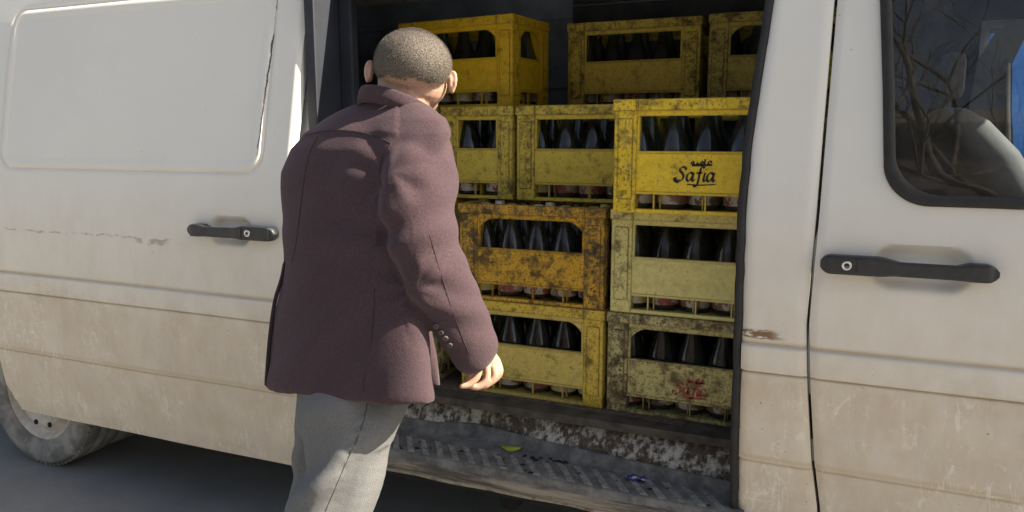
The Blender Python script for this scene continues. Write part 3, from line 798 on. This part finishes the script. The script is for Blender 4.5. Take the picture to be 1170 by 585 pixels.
GL = {'S': ([[(1.12, 1.28), (1.02, 1.55), (.72, 1.62), (.44, 1.42), (.46, 1.12), (.72, .86), (.84, .5), (.66, .12), (.28, .0), (-.05, .14), (-.12, .42)]], 1.12),
      'a': ([[(.80, .82), (.55, 1.0), (.24, .82), (.08, .38), (.2, .03), (.46, .10), (.74, .55)], [(.90, 1.0), (.74, .32), (.80, .02), (1.05, .2)]], 1.02),
      'f': ([[(1.10, 1.52), (.88, 1.68), (.66, 1.42), (.48, .5), (.30, -.35), (.08, -.6), (-.14, -.45)], [(.18, .93), (.86, .99)]], .78),
      'i': ([[(.40, 1.0), (.22, .30), (.30, .02), (.55, .2)], [(.52, 1.36), (.50, 1.44)]], .52)}
AR = [[(3.3, .55), (3.1, .85), (2.8, .62), (2.95, .3), (3.35, .28)], [(2.9, .3), (2.45, .25), (2.3, .28)], [(2.32, 1.15), (2.22, .3)], [(2.2, .28), (1.8, .25), (1.62, .55), (1.85, .75), (2.0, .5), (1.7, .25), (1.2, .25)],
      [(1.25, .25), (1.12, .55), (1.05, .25), (.7, .25)], [(.75, .25), (.35, .28), (.2, .55), (.45, .72), (.6, .45), (.5, .22)], [(1.8, 1.05), (1.83, 1.07)], [(1.05, -.1), (1.08, -.08)], [(1.25, -.1), (1.28, -.08)], [(.35, 1.0), (.38, 1.02)], [(.55, 1.0), (.58, 1.02)], [(3.45, .2), (.3, .06)]]
def stroke(m, pts, sc, ox, oz, y, pen):
    P = spline(pts); pv = np.array([math.cos(R(35)), math.sin(R(35))])*pen; top = []; 
    up = [(ox+p[0]*sc+pv[0], oz+p[1]*sc+pv[1]) for p in P]; dn = [(ox+p[0]*sc-pv[0], oz+p[1]*sc-pv[1]) for p in P]
    # also give the stroke a minimum breadth across its run
    vs = []; n = len(P)
    for i in range(n):
        d = P[min(i+1, n-1)] - P[max(i-1, 0)]; d = d/(np.hypot(*d)+1e-9); nn = np.array([-d[1], d[0]])
        k = abs(nn @ pv)/pen; w = pen*(.38 + .75*k)
        c = np.array([ox, oz]) + P[i]*sc
        for s_ in (-1, 1):
            q = c + nn*w*s_; vs += [(q[0], y, q[1]), (q[0], y-.0006, q[1])]
    fs = []
    for i in range(n-1):
        a, b = 4*i, 4*i+4; fs += [(a+1, a+3, b+3, b+1), (a, b, b+2, a+2), (a, a+1, b+1, b), (a+2, b+2, b+3, a+3)]
    fs += [(0, 2, 3, 1), (4*n-4, 4*n-3, 4*n-1, 4*n-2)]
    m.add(vs, fs)
def safia(root, fp, mat, ox, oz, sc, arabic=True, pen=.0028):
    m = MB(); x = ox; y = -.0008
    for ch in 'Safia':
        st, adv = GL[ch]; k = sc*(1.0 if ch == 'S' else 1)
        for s_ in st: stroke(m, s_, k, x, oz, y, pen)
        x += adv*sc
    stroke(m, [(0, 0), (1.5, -.06), (3.2, .06)], sc, ox+1.25*sc, oz-.38*sc, y, pen*.6)
    stroke(m, [(-.12, .42), (-.3, .2), (-.1, -.12), (.3, -.2)], sc, ox, oz, y, pen*.6)
    if arabic:
        for s_ in AR: stroke(m, s_, sc*.74, ox+1.55*sc, oz+1.72*sc, y, pen*.72)
    o = m.build('lettering', mat, fp); return o
safia(*CR[4], INKB, -.078, .104, .0262, True, .0036)
safia(*CR[1], ink_red(), -.040, .092, .024, True, .0050)

# ------------------------------------------------------------------ litter on the step
m = MB(); a = np.linspace(0, 2*math.pi, 14, endpoint=False)
m.add([(.034*math.cos(t)*(1+.12*math.cos(2*t)), .022*math.sin(t), .003+.004*math.cos(2*t)) for t in a] + [(0, 0, .0075)], [(i, (i+1) % 14, 14) for i in range(14)], 0, True)
lf = m.build('leaf', simple('yellow green leaf', (.30, .31, .02), .6, .2, 30)); lf.location = (-1.003, 2.325, ZT+.002); lf.rotation_euler = (0, 0, .2)
sm = lf.modifiers.new('thickness', 'SOLIDIFY'); sm.thickness = .001
tag(lf, 'small yellow green leaf lying on the rubber step', 'leaf')
t = NT('blue and white wrapper'); c = t.coord(); sx = t.new('SeparateXYZ'); t.l(c, sx.inputs[0])
nz = t.noise(c, 60, 4); band = t.math('ABSOLUTE', t.math('ADD', sx.outputs[1], t.math('MULTIPLY', t.math('SUBTRACT', nz, .5), .02)))
WR = t.set(t.mix(t.ramp(band, .006, .008), (.50, .50, .55), (.03, .035, .15)), .4)
m = MB(); vs = []
for i in range(9):
    for j in range(5): vs.append(((i-4)*.0075, (j-2)*.0085, .004 + .004*math.sin(i*1.3+j) + .003*math.sin(j*2.1)))
m.add(vs, [(i*5+j, (i+1)*5+j, (i+1)*5+j+1, i*5+j+1) for i in range(8) for j in range(4)], 0, False)
wr = m.build('wrapper', WR); wr.location = (-.542, 2.255, ZT+.003); wr.rotation_euler = (0, 0, .1); sm = wr.modifiers.new('thickness', 'SOLIDIFY'); sm.thickness = .0008
tag(wr, 'crumpled blue and white wrapper lying on the rubber step', 'wrapper')
m = MB()
for k in range(46):
    x, y = rng.normal(-.88, .045) if k < 26 else rng.uniform(-1.5, -.3), 0
    y = rng.normal(2.292, .014) if k < 26 else rng.uniform(2.17, 2.27); s_ = rng.uniform(.003, .009)
    a = rng.uniform(0, 6, 4); m.add([(x+s_*math.cos(t)*1.4, y+s_*math.sin(t), ZT+.0005) for t in np.linspace(0, 5.2, 6)] + [(x, y, ZT+.006)], [(i, (i+1) % 6, 6) for i in range(6)] + [(5, 4, 3, 2, 1, 0)])
tag(m.build('debris', DARK), 'loose dark crumbs and grit scattered over the rubber step', 'debris', kind='stuff')

# ------------------------------------------------------------------ the man
ZM = 2.0                                              # distance along the view axis
PXM = ZM / FPX                                        # metres per photograph pixel at the man
AW = Vector((FWD.x, FWD.y, 0)).normalized()           # horizontal direction away from the camera
def mp(x, y, d=0.0): return at(x, y, ZM + d*math.cos(PITCH))
MAN_BASE = mp(405, 500); MAN_BASE.z = 0
MAN = empty('person', MAN_BASE)
tag(MAN, 'man with cropped grey hair in a plum wool coat and grey trousers facing the crates', 'person')

def ell(mb, c, rad, axes=None, n=16):
    bm = bmesh.new(); bmesh.ops.create_uvsphere(bm, u_segments=n, v_segments=n//2+2, radius=1)
    A_ = axes or (RIGHT, AW, Vector((0, 0, 1)))
    for v in bm.verts: v.co = Vector(c) + A_[0]*(v.co.x*rad[0]) + A_[1]*(v.co.y*rad[1]) + A_[2]*(v.co.z*rad[2])
    mb.bm(bm)
def chain(mb, pts, rads, n=14, flat=1.0, axes=None):
    """smooth tapered limb: overlapping spheres along a spline, rads in metres"""
    P = spline([tuple(p) for p in pts], 10); rr = np.interp(np.linspace(0, 1, len(P)), np.linspace(0, 1, len(rads)), rads)
    last = None
    for p, r_ in zip(P, rr):
        if last is not None and np.linalg.norm(p-last) < r_*.16: continue
        ell(mb, p, (r_, r_*flat, r_), axes, n=n); last = p
def rings(mb, rows, n=40, pw=.8, turn=.0):
    vs = []
    for (x0, x1, y, dc, dh) in rows:
        c = mp((x0+x1)/2, y, dc); hw = (x1-x0)/2*PXM; xc, hx_ = (x0+x1)/2, (x1-x0)/2
        for j in range(n):
            a = 2*math.pi*j/n; ca, sa = math.cos(a), math.sin(a)
            ca = math.copysign(abs(ca)**pw, ca); sa = math.copysign(abs(sa)**pw, sa)
            p = mp(xc + hx_*ca, y, dc + dh*sa - turn*hw*ca); p.z = p.z + (c.z - p.z)*.55; vs.append(p)
    k = len(rows)
    mb.add(vs, [(i*n+j, i*n+(j+1) % n, (i+1)*n+(j+1) % n, (i+1)*n+j) for i in range(k-1) for j in range(n)] + [tuple(range(n-1, -1, -1)), tuple((k-1)*n+j for j in range(n))])
def remesh(mb, voxel, smooth=6, disp=None, fac=.5):
    me = mb.mesh('tmp'); o = bpy.data.objects.new('tmp', me); C.objects.link(o)
    md = o.modifiers.new('r', 'REMESH'); md.mode = 'VOXEL'; md.voxel_size = voxel
    if smooth: s_ = o.modifiers.new('s', 'SMOOTH'); s_.iterations = smooth; s_.factor = fac
    dg = bpy.context.evaluated_depsgraph_get(); out = bpy.data.meshes.new_from_object(o.evaluated_get(dg))
    bpy.data.objects.remove(o)
    if disp:
        n = len(out.vertices); co = np.empty(n*3); out.vertices.foreach_get('co', co); co = co.reshape(-1, 3)
        nr = np.empty(n*3); out.vertices.foreach_get('normal', nr); nr = nr.reshape(-1, 3)
        co = co + nr*(1.35*disp(co, nr))[:, None]; out.vertices.foreach_set('co', co.ravel())
    out.update(); return out
def mlink(name, me, mat, parent=None, smooth=True):
    """me in world coordinates -> local to the man's base"""
    me.transform(Matrix.Translation(-MAN_BASE)); return link(name, me, mat, parent or MAN, smooth)
def topx(co):
    """photograph pixel column and row, and depth behind the man's plane, of world points"""
    q = co - np.array(CAM); z = q @ np.array(FWD); x = 585 + FPX*(q @ np.array(RIGHT))/z; y = 292.5 - FPX*(q @ np.array(UP))/z
    return x, y, z - ZM

# skin
def skin_mat():
    t = NT('skin'); c = t.coord(); n = t.noise(c, 14, 5); f = t.noise(c, 160, 3)
    col = t.mix(t.ramp(n, .35, .65), (.37, .22, .165), (.43, .27, .205)); t.bump(f, .15, .001)
    t.set(col, .5); t.p.inputs['Subsurface Weight'].default_value = .15; t.p.inputs['Subsurface Radius'].default_value = (.01, .004, .002); t.p.inputs['Subsurface Scale'].default_value = .6; return t.m
SKIN = skin_mat()
b = MB()
HR = R(6)                                              # the head tips a little to the right
hR = (RIGHT*math.cos(HR) - Vector((0, 0, 1))*math.sin(HR)); hU = (Vector((0, 0, 1))*math.cos(HR) + RIGHT*math.sin(HR))
AX = (hR, AW, hU); HC = mp(472.0, 74, .0)
def hp(a, d, u): return HC + hR*a + AW*d + hU*u
ell(b, HC, (.0985, .108, .088), AX, 28)                  # cranium
ell(b, hp(0, .02, -.045), (.092, .095, .075), AX, 24)
ell(b, hp(0, .055, -.085), (.070, .065, .055), AX, 20)   # jaw
ell(b, hp(0, .095, -.108), (.030, .025, .022), AX, 16)   # chin
ell(b, hp(0, .118, -.045), (.014, .020, .024), AX, 14); ell(b, hp(0, .108, -.025), (.009, .014, .03), AX, 12)   # nose
ell(b, hp(0, .104, -.080), (.024, .012, .008), AX, 12)   # lips
for s_ in (-1, 1): ell(b, hp(s_*.038, .092, -.008), (.026, .014, .010), AX, 12)   # brow
for s_, ex in ((-1, .0), (1, .004)):                     # ears
    e0 = hp(-.103 if s_ < 0 else .097, .004, -.030 if s_ < 0 else -.034)
    ear_pts = []
    for k in range(13):
        a = R(-60 + 300*k/12); ear_pts.append(e0 + hU*(.0235*math.sin(a+R(60)) + .002) + (hR*s_*.75 + AW*(-.40)).normalized()*(.0105 - .010*math.cos(a+R(60))))
    chain(b, ear_pts, [.0055]*4, 10); ell(b, e0 + hR*s_*.005 - AW*.006, (.006, .012, .021), AX, 14)
    ell(b, e0 + hR*s_*.012 - AW*.006 - hU*.022, (.006, .009, .008), AX, 10)
chain(b, [mp(456, 140, .02), mp(461, 112, .012), mp(469, 86, .012)], [.082, .074, .074], 20)
# torso, hidden limbs and legs under the clothes
rings(b, [(395, 495, 155, .02, .05), (355, 485, 185, .02, .07), (350, 470, 250, .0, .07), (350, 468, 340, .0, .07), (360, 450, 430, .01, .07), (365, 440, 470, .01, .06)], 40, .8, .4)
chain(b, [mp(490, 180, -.06), mp(481, 255, -.11), mp(498, 320, -.10), mp(528, 380, -.04), mp(546, 402, -.015)], [.055, .048, .045, .034, .028])
chain(b, [mp(354, 188, .10), mp(352, 250, .14), mp(385, 320, .24), mp(420, 350, .32)], [.05, .045, .038, .03])
ell(b, mp(428, 356, .34), (.04, .05, .03))
# right hand: palm, four curled fingers and the thumb
pa = [mp(548, 402, -.005), mp(553, 412, -.004)]
for d, x0, x1 in ((.030, 551, 566), (.010, 549, 562), (-.010, 547, 556), (-.026, 545, 549)):
    chain(b, [mp(546, 398, d*.55), mp((x0+x1)/2+1, 406, d*.9), mp(x1, 413, d)], [.016, .0175, .0135], 12)
FING = [([(567, 411), (571, 425), (562, 436), (552, 438)], .032, .0098), ([(562, 413), (565, 430), (555, 440), (545, 440)], .011, .0100),
        ([(556, 415), (556, 433), (546, 442), (536, 440)], -.011, .0098), ([(548, 416), (545, 430), (536, 439), (528, 441)], -.033, .0098)]
for pts, d, r_ in FING: chain(b, [mp(x, y, d - .006*i) for i, (x, y) in enumerate(pts)], [r_*1.12, r_*1.05, r_*.98, r_*.82], 12)
chain(b, [mp(546, 403, .032), mp(541, 418, .052), mp(538, 430, .054), mp(534, 438, .048)], [.018, .0145, .012, .0095], 12)
# legs to the ground
def leg(mb, hip, knee, ankle, toe, rs):
    chain(mb, [hip, (Vector(hip)+Vector(knee))/2, knee], rs[:3], 20); chain(mb, [knee, (Vector(knee)*.6+Vector(ankle)*.4), ankle], [rs[2], rs[2]*.98, rs[3]], 18)
def gz(v, z): v = Vector(v); v.z = z; return v
hipR = mp(402, 440, -.01); kneeR = gz(mp(374, 580, -.015), .52); ankR = gz(mp(352, 585, -.06), .09)
hipL = mp(385, 440, .15); kneeL = gz(mp(372, 560, .20), .52); ankL = gz(mp(366, 585, .22), .09)
leg(b, hipR, kneeR, ankR, None, [.075, .068, .055, .038]); leg(b, hipL, kneeL, ankL, None, [.075, .068, .055, .038])
body = mlink('body', remesh(b, .0032, 4), SKIN)
tag(body)
# eyes
for s_ in (-1, 1):
    m = MB(); ell(m, hp(s_*.036, .094, -.024), (.012, .012, .012), AX, 14); m.v = [tuple(Vector(v)-MAN_BASE) for v in m.v]; m.build('eye', simple('eye white', (.6, .58, .55), .2, .05), MAN)

# cropped hair: a close cap with a ragged hairline plus short bristles
def hair_mat():
    t = NT('cropped hair'); c = t.coord(); f = t.noise(c, 330, 3, .8); n = t.noise(c, 22, 5)
    col = t.mix(t.ramp(f, .36, .64), (.016, .014, .013), (.17, .145, .125)); col = t.mix(t.ramp(n, .35, .7, 0, .35), col, (.10, .08, .068))
    t.bump(f, .8, .002); return t.set(col, .75)
HAIR = hair_mat()
bm = bmesh.new(); bmesh.ops.create_uvsphere(bm, u_segments=150, v_segments=110, radius=1)
kill = []; rr0 = random.Random(5); fade = []
for f in bm.faces:
    c = f.calc_center_median(); a, d, u = c.x, c.y, c.z
    line = -.47 + .38*sstep(-.35, .10, d) + .25*sstep(.1, .5, d)*1.0 + (1.1*sstep(.55, .95, d)) + .03*math.sin(a*9) + rr0.uniform(-.05, .05)
    if u < line:
        kill.append(f); q_ = (line-u)/.34
        if q_ < 1 and rr0.random() > q_**.6: fade.append(f)
hl = lambda co: hp(co.x*.0998, co.y*.1095, co.z*.0890) - MAN_BASE
fade = [(hl(f.calc_center_median()), [hl(v.co) for v in f.verts], 2) for f in fade]
bmesh.ops.delete(bm, geom=kill, context='FACES')
bris = MB(); pts_ = []
for v in bm.verts: v.co = hp(v.co.x*.1015, v.co.y*.1115, v.co.z*.0905) - MAN_BASE
bm.normal_update()
hm = MB(); tri = [(f.calc_center_median().copy(), [v.co.copy() for v in f.verts], 2) for f in bm.faces]
tri += fade
rr = random.Random(3)
for c, cs, nb_ in tri:
    nrm = (c + MAN_BASE - HC).normalized()
    for k in range(nb_):
        w_ = [rr.random() for _ in cs]; s_ = sum(w_); p = Vector((0, 0, 0))
        for q, w1 in zip(cs, w_): p += q*(w1/s_)
        tdir = nrm.cross(Vector((rr.uniform(-1, 1), rr.uniform(-1, 1), rr.uniform(-1, 1)))).normalized()
        h = rr.uniform(.002, .0042); tip = p + nrm*h + tdir*h*.5
        e = tdir.cross(nrm)*.00045
        hm.add([p-e, p+e, tip], [(0, 1, 2)])
base = len(hm.v); bm.verts.index_update(); hm.add([v.co for v in bm.verts], [[v.index for v in f.verts] for f in bm.faces], 0, True); bm.free()
me = bpy.data.meshes.new('hair'); me.from_pydata(hm.v, [], hm.f); me.polygons.foreach_set('use_smooth', [True]*len(hm.f)); link('hair', me, HAIR, MAN)

# wool coat
def wool():
    t = NT('plum wool'); c = t.coord(); f = t.noise(c, 210, 5, .75); n = t.noise(c, 6, 5); m_ = t.noise(c, 60, 5, .7)
    col = t.mix(t.ramp(f, .3, .7), (.040, .0245, .031), (.066, .043, .052)); col = t.mix(t.ramp(n, .35, .7, 0, .35), col, (.048, .033, .042))
    t.bump(t.math('ADD', f, t.math('MULTIPLY', m_, .7)), .5, .0028)
    t.set(col, .95); t.p.inputs['Sheen Weight'].default_value = .12; t.p.inputs['Sheen Roughness'].default_value = .5; t.p.inputs['Sheen Tint'].default_value = (.8, .65, .72, 1)
    t.p.inputs['Specular IOR Level'].default_value = .15; return t.m
WOOL = wool()
k = MB()
rings(k, [(430, 476, 114, .01, .075), (404, 494, 122, .01, .09), (374, 510, 136, .01, .11), (347, 514, 152, .01, .122), (331, 508, 170, .01, .130), (321, 500, 198, .01, .135), (320.5, 494, 240, .01, .130), (323, 487, 275, .005, .124),
          (324, 483, 305, .0, .122), (319, 486, 335, .0, .128), (311, 490, 375, .0, .134), (305, 494, 415, .0, .138), (302, 497, 440, .0, .140), (303, 497, 448, .0, .138)], 48, .78, .5)
TF = (RIGHT*.80 + AW*.60).normalized(); TL = (RIGHT*.60 - AW*.80).normalized(); TA = (TF, TL, Vector((0, 0, 1)))
ell(k, mp(462, 170, -.03), (.10, .085, .060), TA)
chain(k, [mp(482, 182, -.06), mp(480, 207, -.108), mp(481, 255, -.135), mp(497, 308, -.14), mp(518, 350, -.115), mp(541, 395, -.05)], [.086, .104, .095, .086, .079, .071], 26, .72, TA)
chain(k, [mp(356, 205, .10), mp(352, 250, .14), mp(372, 300, .22), mp(410, 340, .29)], [.068, .068, .064, .055], 18)
def coat_disp(co, nr):
    x, y, d = topx(co); o = np.zeros(len(co)); G = lambda v, s: np.exp(-(v/s)**2)
    sleeve = (d < -.085) | (x > 500)
    # diagonal pulls at the elbow and upper sleeve
    u = (y - 262) + (x - 480)*.45
    o += .0040*np.sin(u/7.5 + .6*np.sin(x/23))*G(y-268, 48)*(x > 432)
    u2 = (y - 335) - (x - 500)*.35
    o += .0034*np.sin(u2/6.5 + .8*np.sin(x/17))*G(y-345, 36)*(x > 465)
    u3 = (x - 468) - (y - 190)*.5
    o += .0018*np.sin(u3/8.0)*G(y-195, 34)*(x > 440)
    # back: hanging folds from the shoulder blade, a soft waist pull
    bk = (x < 470)
    o += .0042*np.sin((x-392 + (y-180)*.28)/9.5)*G(y-200, 32)*G(x-402, 42)*bk
    o += .0040*np.sin((y-262 - (x-380)*.22)/9.5)*G(y-268, 26)*G(x-385, 70)*bk
    o += .0060*np.sin((x-335 + (y-380)*.45)/15)*G(y-400, 60)*G(x-370, 60)*bk
    o += .0030*np.sin(x/11+y/19)*np.sin(y/31)
    # yoke lies proud of the back
    yk = 153 + .0016*(x-395)**2*.55
    o += .0028/(1+np.exp((y-yk)/1.2))*(x < 455)*(y < 185)
    th = np.arctan2(y-196, x-446); rd = np.hypot(x-446, y-196)
    o += .0020*np.sin(7*th+.6)*np.exp(-((rd-34)/20)**2)
    o += .0014*np.sin(8*np.arctan2(y-330, x-474))*np.exp(-((np.hypot(x-474, y-330)-24)/16)**2)
    return o
coat = mlink('coat', remesh(k, .0055, 7, coat_disp), WOOL)
coat_bvh = BVHTree.FromPolygons([tuple(v.co + MAN_BASE) for v in coat.data.vertices], [tuple(p.vertices) for p in coat.data.polygons])
def on_surface(x, y, bvh):
    o_ = CAM; d_ = (at(x, y, 1) - CAM).normalized(); h = bvh.ray_cast(o_, d_)
    return h[0], h[1]
def seam_tube(m, pts, bvh, r_=.0013, off=0.0, k=5):
    runs = [[]]
    for p in spline(pts, k):
        h, nn = on_surface(p[0], p[1], bvh)
        if h is None: continue
        q = h + nn*off
        if runs[-1] and (q - runs[-1][-1]).length > .035: runs.append([])
        runs[-1].append(q)
    P = max(runs, key=len)
    if len(P) > 2: m.tube([p - MAN_BASE for p in P], r_, 6)
SEAM = simple('dark coat stitching', (.022, .014, .018), .95, .2, 60)  # dark thread for the coat seams, vent edge and button stitches
for pts, r_ in (([(341, 158), (360, 152), (385, 149), (410, 151), (430, 156), (447, 164)], .0016), ([(363, 156), (353, 178), (347, 210), (342, 250), (337, 285), (333, 300)], .0015), ([(428, 330), (427, 360), (423, 400), (417, 430), (415, 447)], .0013),
               ([(447, 164), (437, 180), (434, 200), (436, 214)], .0014), ([(489, 262), (500, 300), (512, 340), (528, 385), (536, 404)], .0010)):
    m = MB(); seam_tube(m, pts, coat_bvh, r_)
    if m.v: m.build('seam', SEAM, coat)
# vent edge flap on the left of the hem
m = MB(); P = [mp(x, y, .06) for x, y in spline([(327, 292), (322, 318), (314, 345), (308.5, 385), (305, 428), (304.5, 440)], 5)]
m.tube([p - MAN_BASE for p in P], [.003]*2 + [.0055]*(len(P)-2), 8); m.build('vent_edge', SEAM, coat)
# front panel of the coat, showing beyond the waist on the right
m = MB(); lay = [(478, 350, .06), (486, 372, .07), (493, 405, .075), (497, 440, .08)]; vs = []
for x, y, d in lay:
    for dx, dd in ((-14, 0), (-4, -.005), (4, .01), (6, .05), (-10, .06)): vs.append(mp(x+dx, y, d+dd) - MAN_BASE)
m.add(vs, [(i*5+j, i*5+(j+1) % 5, (i+1)*5+(j+1) % 5, (i+1)*5+j) for i in range(3) for j in range(5)] + [(0, 1, 2, 3, 4), (19, 18, 17, 16, 15)], 0, True); m.build('front_panel', WOOL, coat)
# stand collar round the neck
cm = MB(); vs = []; n = 56
secs = [(-.002, -.034), (.006, -.032), (.0075, -.012), (.0065, .006), (.004, .0115), (.0005, .0115), (-.001, .003), (-.004, -.02)]
for j in range(n):
    a = 2*math.pi*j/n; x = 459 + 46.5*math.cos(a); y = 124.5 + 18*math.cos(a) + 14*math.sin(a)
    d = .088*math.sin(a)
    c = mp(x, y, d); out = (RIGHT*math.cos(a) + AW*math.sin(a))
    for (u_, v_) in secs: vs.append(c + out*(u_ - v_*.22) + Vector((0, 0, v_)) )
ks = len(secs); cm.add([Vector(v) - MAN_BASE for v in vs], [(i*ks+j, i*ks+(j+1) % ks, ((i+1) % n)*ks+(j+1) % ks, ((i+1) % n)*ks+j) for i in range(n) for j in range(ks)], 0, True)
cm.build('collar', WOOL, coat)
# four cuff buttons
BUT = simple('grey horn button', (.060, .055, .062), .65, .3, 90)
for x, y in ((498.5, 372.5), (504, 379.5), (509, 386), (514, 393.5)):
    h, nn = on_surface(x, y, coat_bvh)
    if h is None: continue
    m = MB(); m.lathe([(.0, .0022), (.0035, .0018), (.0052, .0036), (.0068, .0034), (.0075, .001), (.0075, -.002)], 18)
    for aa in (0, math.pi): m.box((.0018*math.cos(aa)-.0006, -.0006, .002), (.0018*math.cos(aa)+.0006, .0006, .0028), 1)
    q = nn.to_track_quat('Z', 'Y').to_matrix().to_4x4(); q.translation = h - MAN_BASE + nn*.001
    o = m.build('button', [BUT, SEAM], coat); o.matrix_basis = q

# trousers
def cloth_grey():
    t = NT('grey trouser cloth'); c = t.coord(); f = t.noise(c, 420, 3, .7); n = t.noise(c, 8, 5); wv = t.new('TexWave'); wv.inputs['Scale'].default_value = 190; t.l(c, wv.inputs[0])
    col = t.mix(t.ramp(f, .3, .7), (.080, .083, .089), (.150, .155, .164)); t.bump(t.math('ADD', f, t.math('MULTIPLY', wv.outputs['Fac'], .3)), .45, .0015); t.set(col, .9); return t.m
k = MB()
rings(k, [(338, 474, 425, .03, .135), (339, 471, 445, .03, .13), (343, 460, 480, .01, .125), (346, 455, 505, -.0, .12)], 36, .85)
chain(k, [mp(404, 470, -.01), mp(399, 510, -.015), mp(389, 548, -.02), mp(376, 582, -.02), gz(mp(368, 585, -.02), .48), gz(mp(360, 585, -.04), .28), gz(mp(354, 585, -.055), .12), gz(mp(352, 585, -.06), .06)], [.122, .117, .112, .110, .106, .098, .092, .09], 26)
chain(k, [mp(392, 455, .13), mp(384, 510, .17), kneeL, gz(kneeL.lerp(ankL, .5), .30), gz(ankL, .07)], [.115, .11, .105, .09, .085], 20)
def trou_disp(co, nr):
    x, y, d = topx(co); o = np.zeros(len(co)); G = lambda v, s: np.exp(-(v/s)**2)
    o += .0120*np.sin(((y-540) + (x-370)*.62)/10.5)*G(y-545, 34)*G(x-355, 36)          # folds behind the knee
    o += .0085*np.sin(((x-395) + (y-500)*.9)/15)*G(y-500, 45)
    sx_ = 424 - (y-450)*.40
    o += .0028*np.sin(y/2.6)*G(x-sx_-2, 5)*G(y-500, 32)                              # puckers beside the seam
    o += .0030*np.sin(x/8.5+y/26)
    return o
tr = mlink('trousers', remesh(k, .0055, 6, trou_disp), cloth_grey())
tb = BVHTree.FromPolygons([tuple(v.co + MAN_BASE) for v in tr.data.vertices], [tuple(p.vertices) for p in tr.data.polygons])
m = MB(); seam_tube(m, [(422, 446), (417, 475), (408, 502), (395, 530), (383, 558), (372, 584)], tb, .0013); m.build('seam', simple('dark grey thread', (.05, .05, .05), .9, .2), tr)
# shoes
for ank in (ankR, ankL):
    fw_ = (AW*.75 + RIGHT*.5).normalized(); sd = fw_.cross(Vector((0, 0, 1))); s_ = MB(); z1 = Vector((0, 0, 1)); a0 = gz(ank, 0)
    ell(s_, a0 + z1*.05 - fw_*.01, (.042, .05, .05), (sd, fw_, z1)); ell(s_, a0 + z1*.042 + fw_*.08, (.045, .10, .042), (sd, fw_, z1)); ell(s_, a0 + z1*.036 + fw_*.15, (.043, .06, .033), (sd, fw_, z1))
    me = remesh(s_, .006, 4)
    for v in me.vertices: v.co.z = max(v.co.z, .004)
    mlink('shoe', me, simple('black shoe leather', (.02, .018, .017), .4, .2))

# ------------------------------------------------------------------ beyond the van and across the street (seen through and in the glass)
m = MB(); m.box((-.5, 6.2, .0), (6.5, 6.4, 2.6))
for i in range(28): m.box((-.5+i*.25, 6.17, .1), (-.5+i*.25+.12, 6.2, 2.5), 0, .008)
tag(m.build('blue_wall', simple('blue sheet metal', (.02, .24, .72), .45, .12, 4)), 'bright blue sheet wall glimpsed through the van\'s far window', 'wall')

def tree(loc, h, seed, name='bare_tree'):
    rd = random.Random(seed); root = empty(name, loc); tm, cmx = MB(), MB(); nt = [0]
    def grow(p, d, L, r_, lev):
        pts = [p]; rad = [r_]; n = 5
        for i in range(n):
            d = (d + Vector((rd.uniform(-1, 1), rd.uniform(-1, 1), rd.uniform(-.3, .6)))*.16).normalized(); p = p + d*(L/n); pts.append(p); rad.append(r_*(1-.42*(i+1)/n))
        (tm if lev < 1 else cmx).tube(pts, rad, 8 if lev < 2 else (5 if lev < 4 else 3), cap=False)
        if lev >= 6 or r_ < .004: return
        for j in range(3 if lev else 4):
            q = pts[-1] if j == 0 else pts[rd.randint(2, n)]; ax = Vector((rd.uniform(-1, 1), rd.uniform(-1, 1), rd.uniform(-.1, .9))).normalized()
            grow(q, (d*.65 + ax*.85).normalized(), L*rd.uniform(.62, .82), r_*(.60 if j == 0 else rd.uniform(.4, .55)), lev+1)
    grow(Vector((0, 0, 0)), Vector((0, 0, 1)), h*.33, h*.022, 0)
    bark = simple('bark', (.085, .07, .055), .9, .35, 14, bump=.5)
    tm.build('trunk', bark, root); cmx.build('crown', bark, root); return root
tag(tree((2.1, -6.0, 0), 8.2, 11), 'leafless street tree reflected in the cab window', 'tree')
bld = empty('added_building', (1.0, -15.0, 0)); tag(bld, 'plain tan building added behind the viewer to darken the cab window reflection', 'building')  # unseen building, added so the cab glass mirrors something darker than sky
m = MB(); m.box((-16, -6, 0), (18, 0, 8.6)); m.build('wall', simple('tan render', (.15, .13, .115), .9, .15, 2), bld)
m = MB(); m.box((-16.2, -6.2, 8.6), (18.2, .2, 8.9)); m.build('parapet', simple('pale coping', (.36, .33, .29), .9, .1, 4), bld)
for fl_ in (1.1, 4.2):
    for i in range(9):
        x = -14.5 + i*3.6
        m = MB(); m.box((x-.08, -.02, fl_-.08), (x+1.38, .05, fl_)); m.box((x-.08, -.02, fl_+1.7), (x+1.38, .05, fl_+1.78)); m.box((x-.08, -.02, fl_), (x, .05, fl_+1.7)); m.box((x+1.3, -.02, fl_), (x+1.38, .05, fl_+1.7)); m.box((x+.62, -.02, fl_), (x+.68, .04, fl_+1.7))
        w_ = m.build('window', INNER, bld)
        m = MB(); m.box((x, -.03, fl_), (x+1.3, .012, fl_+1.7)); m.build('pane', BLACKP, w_)
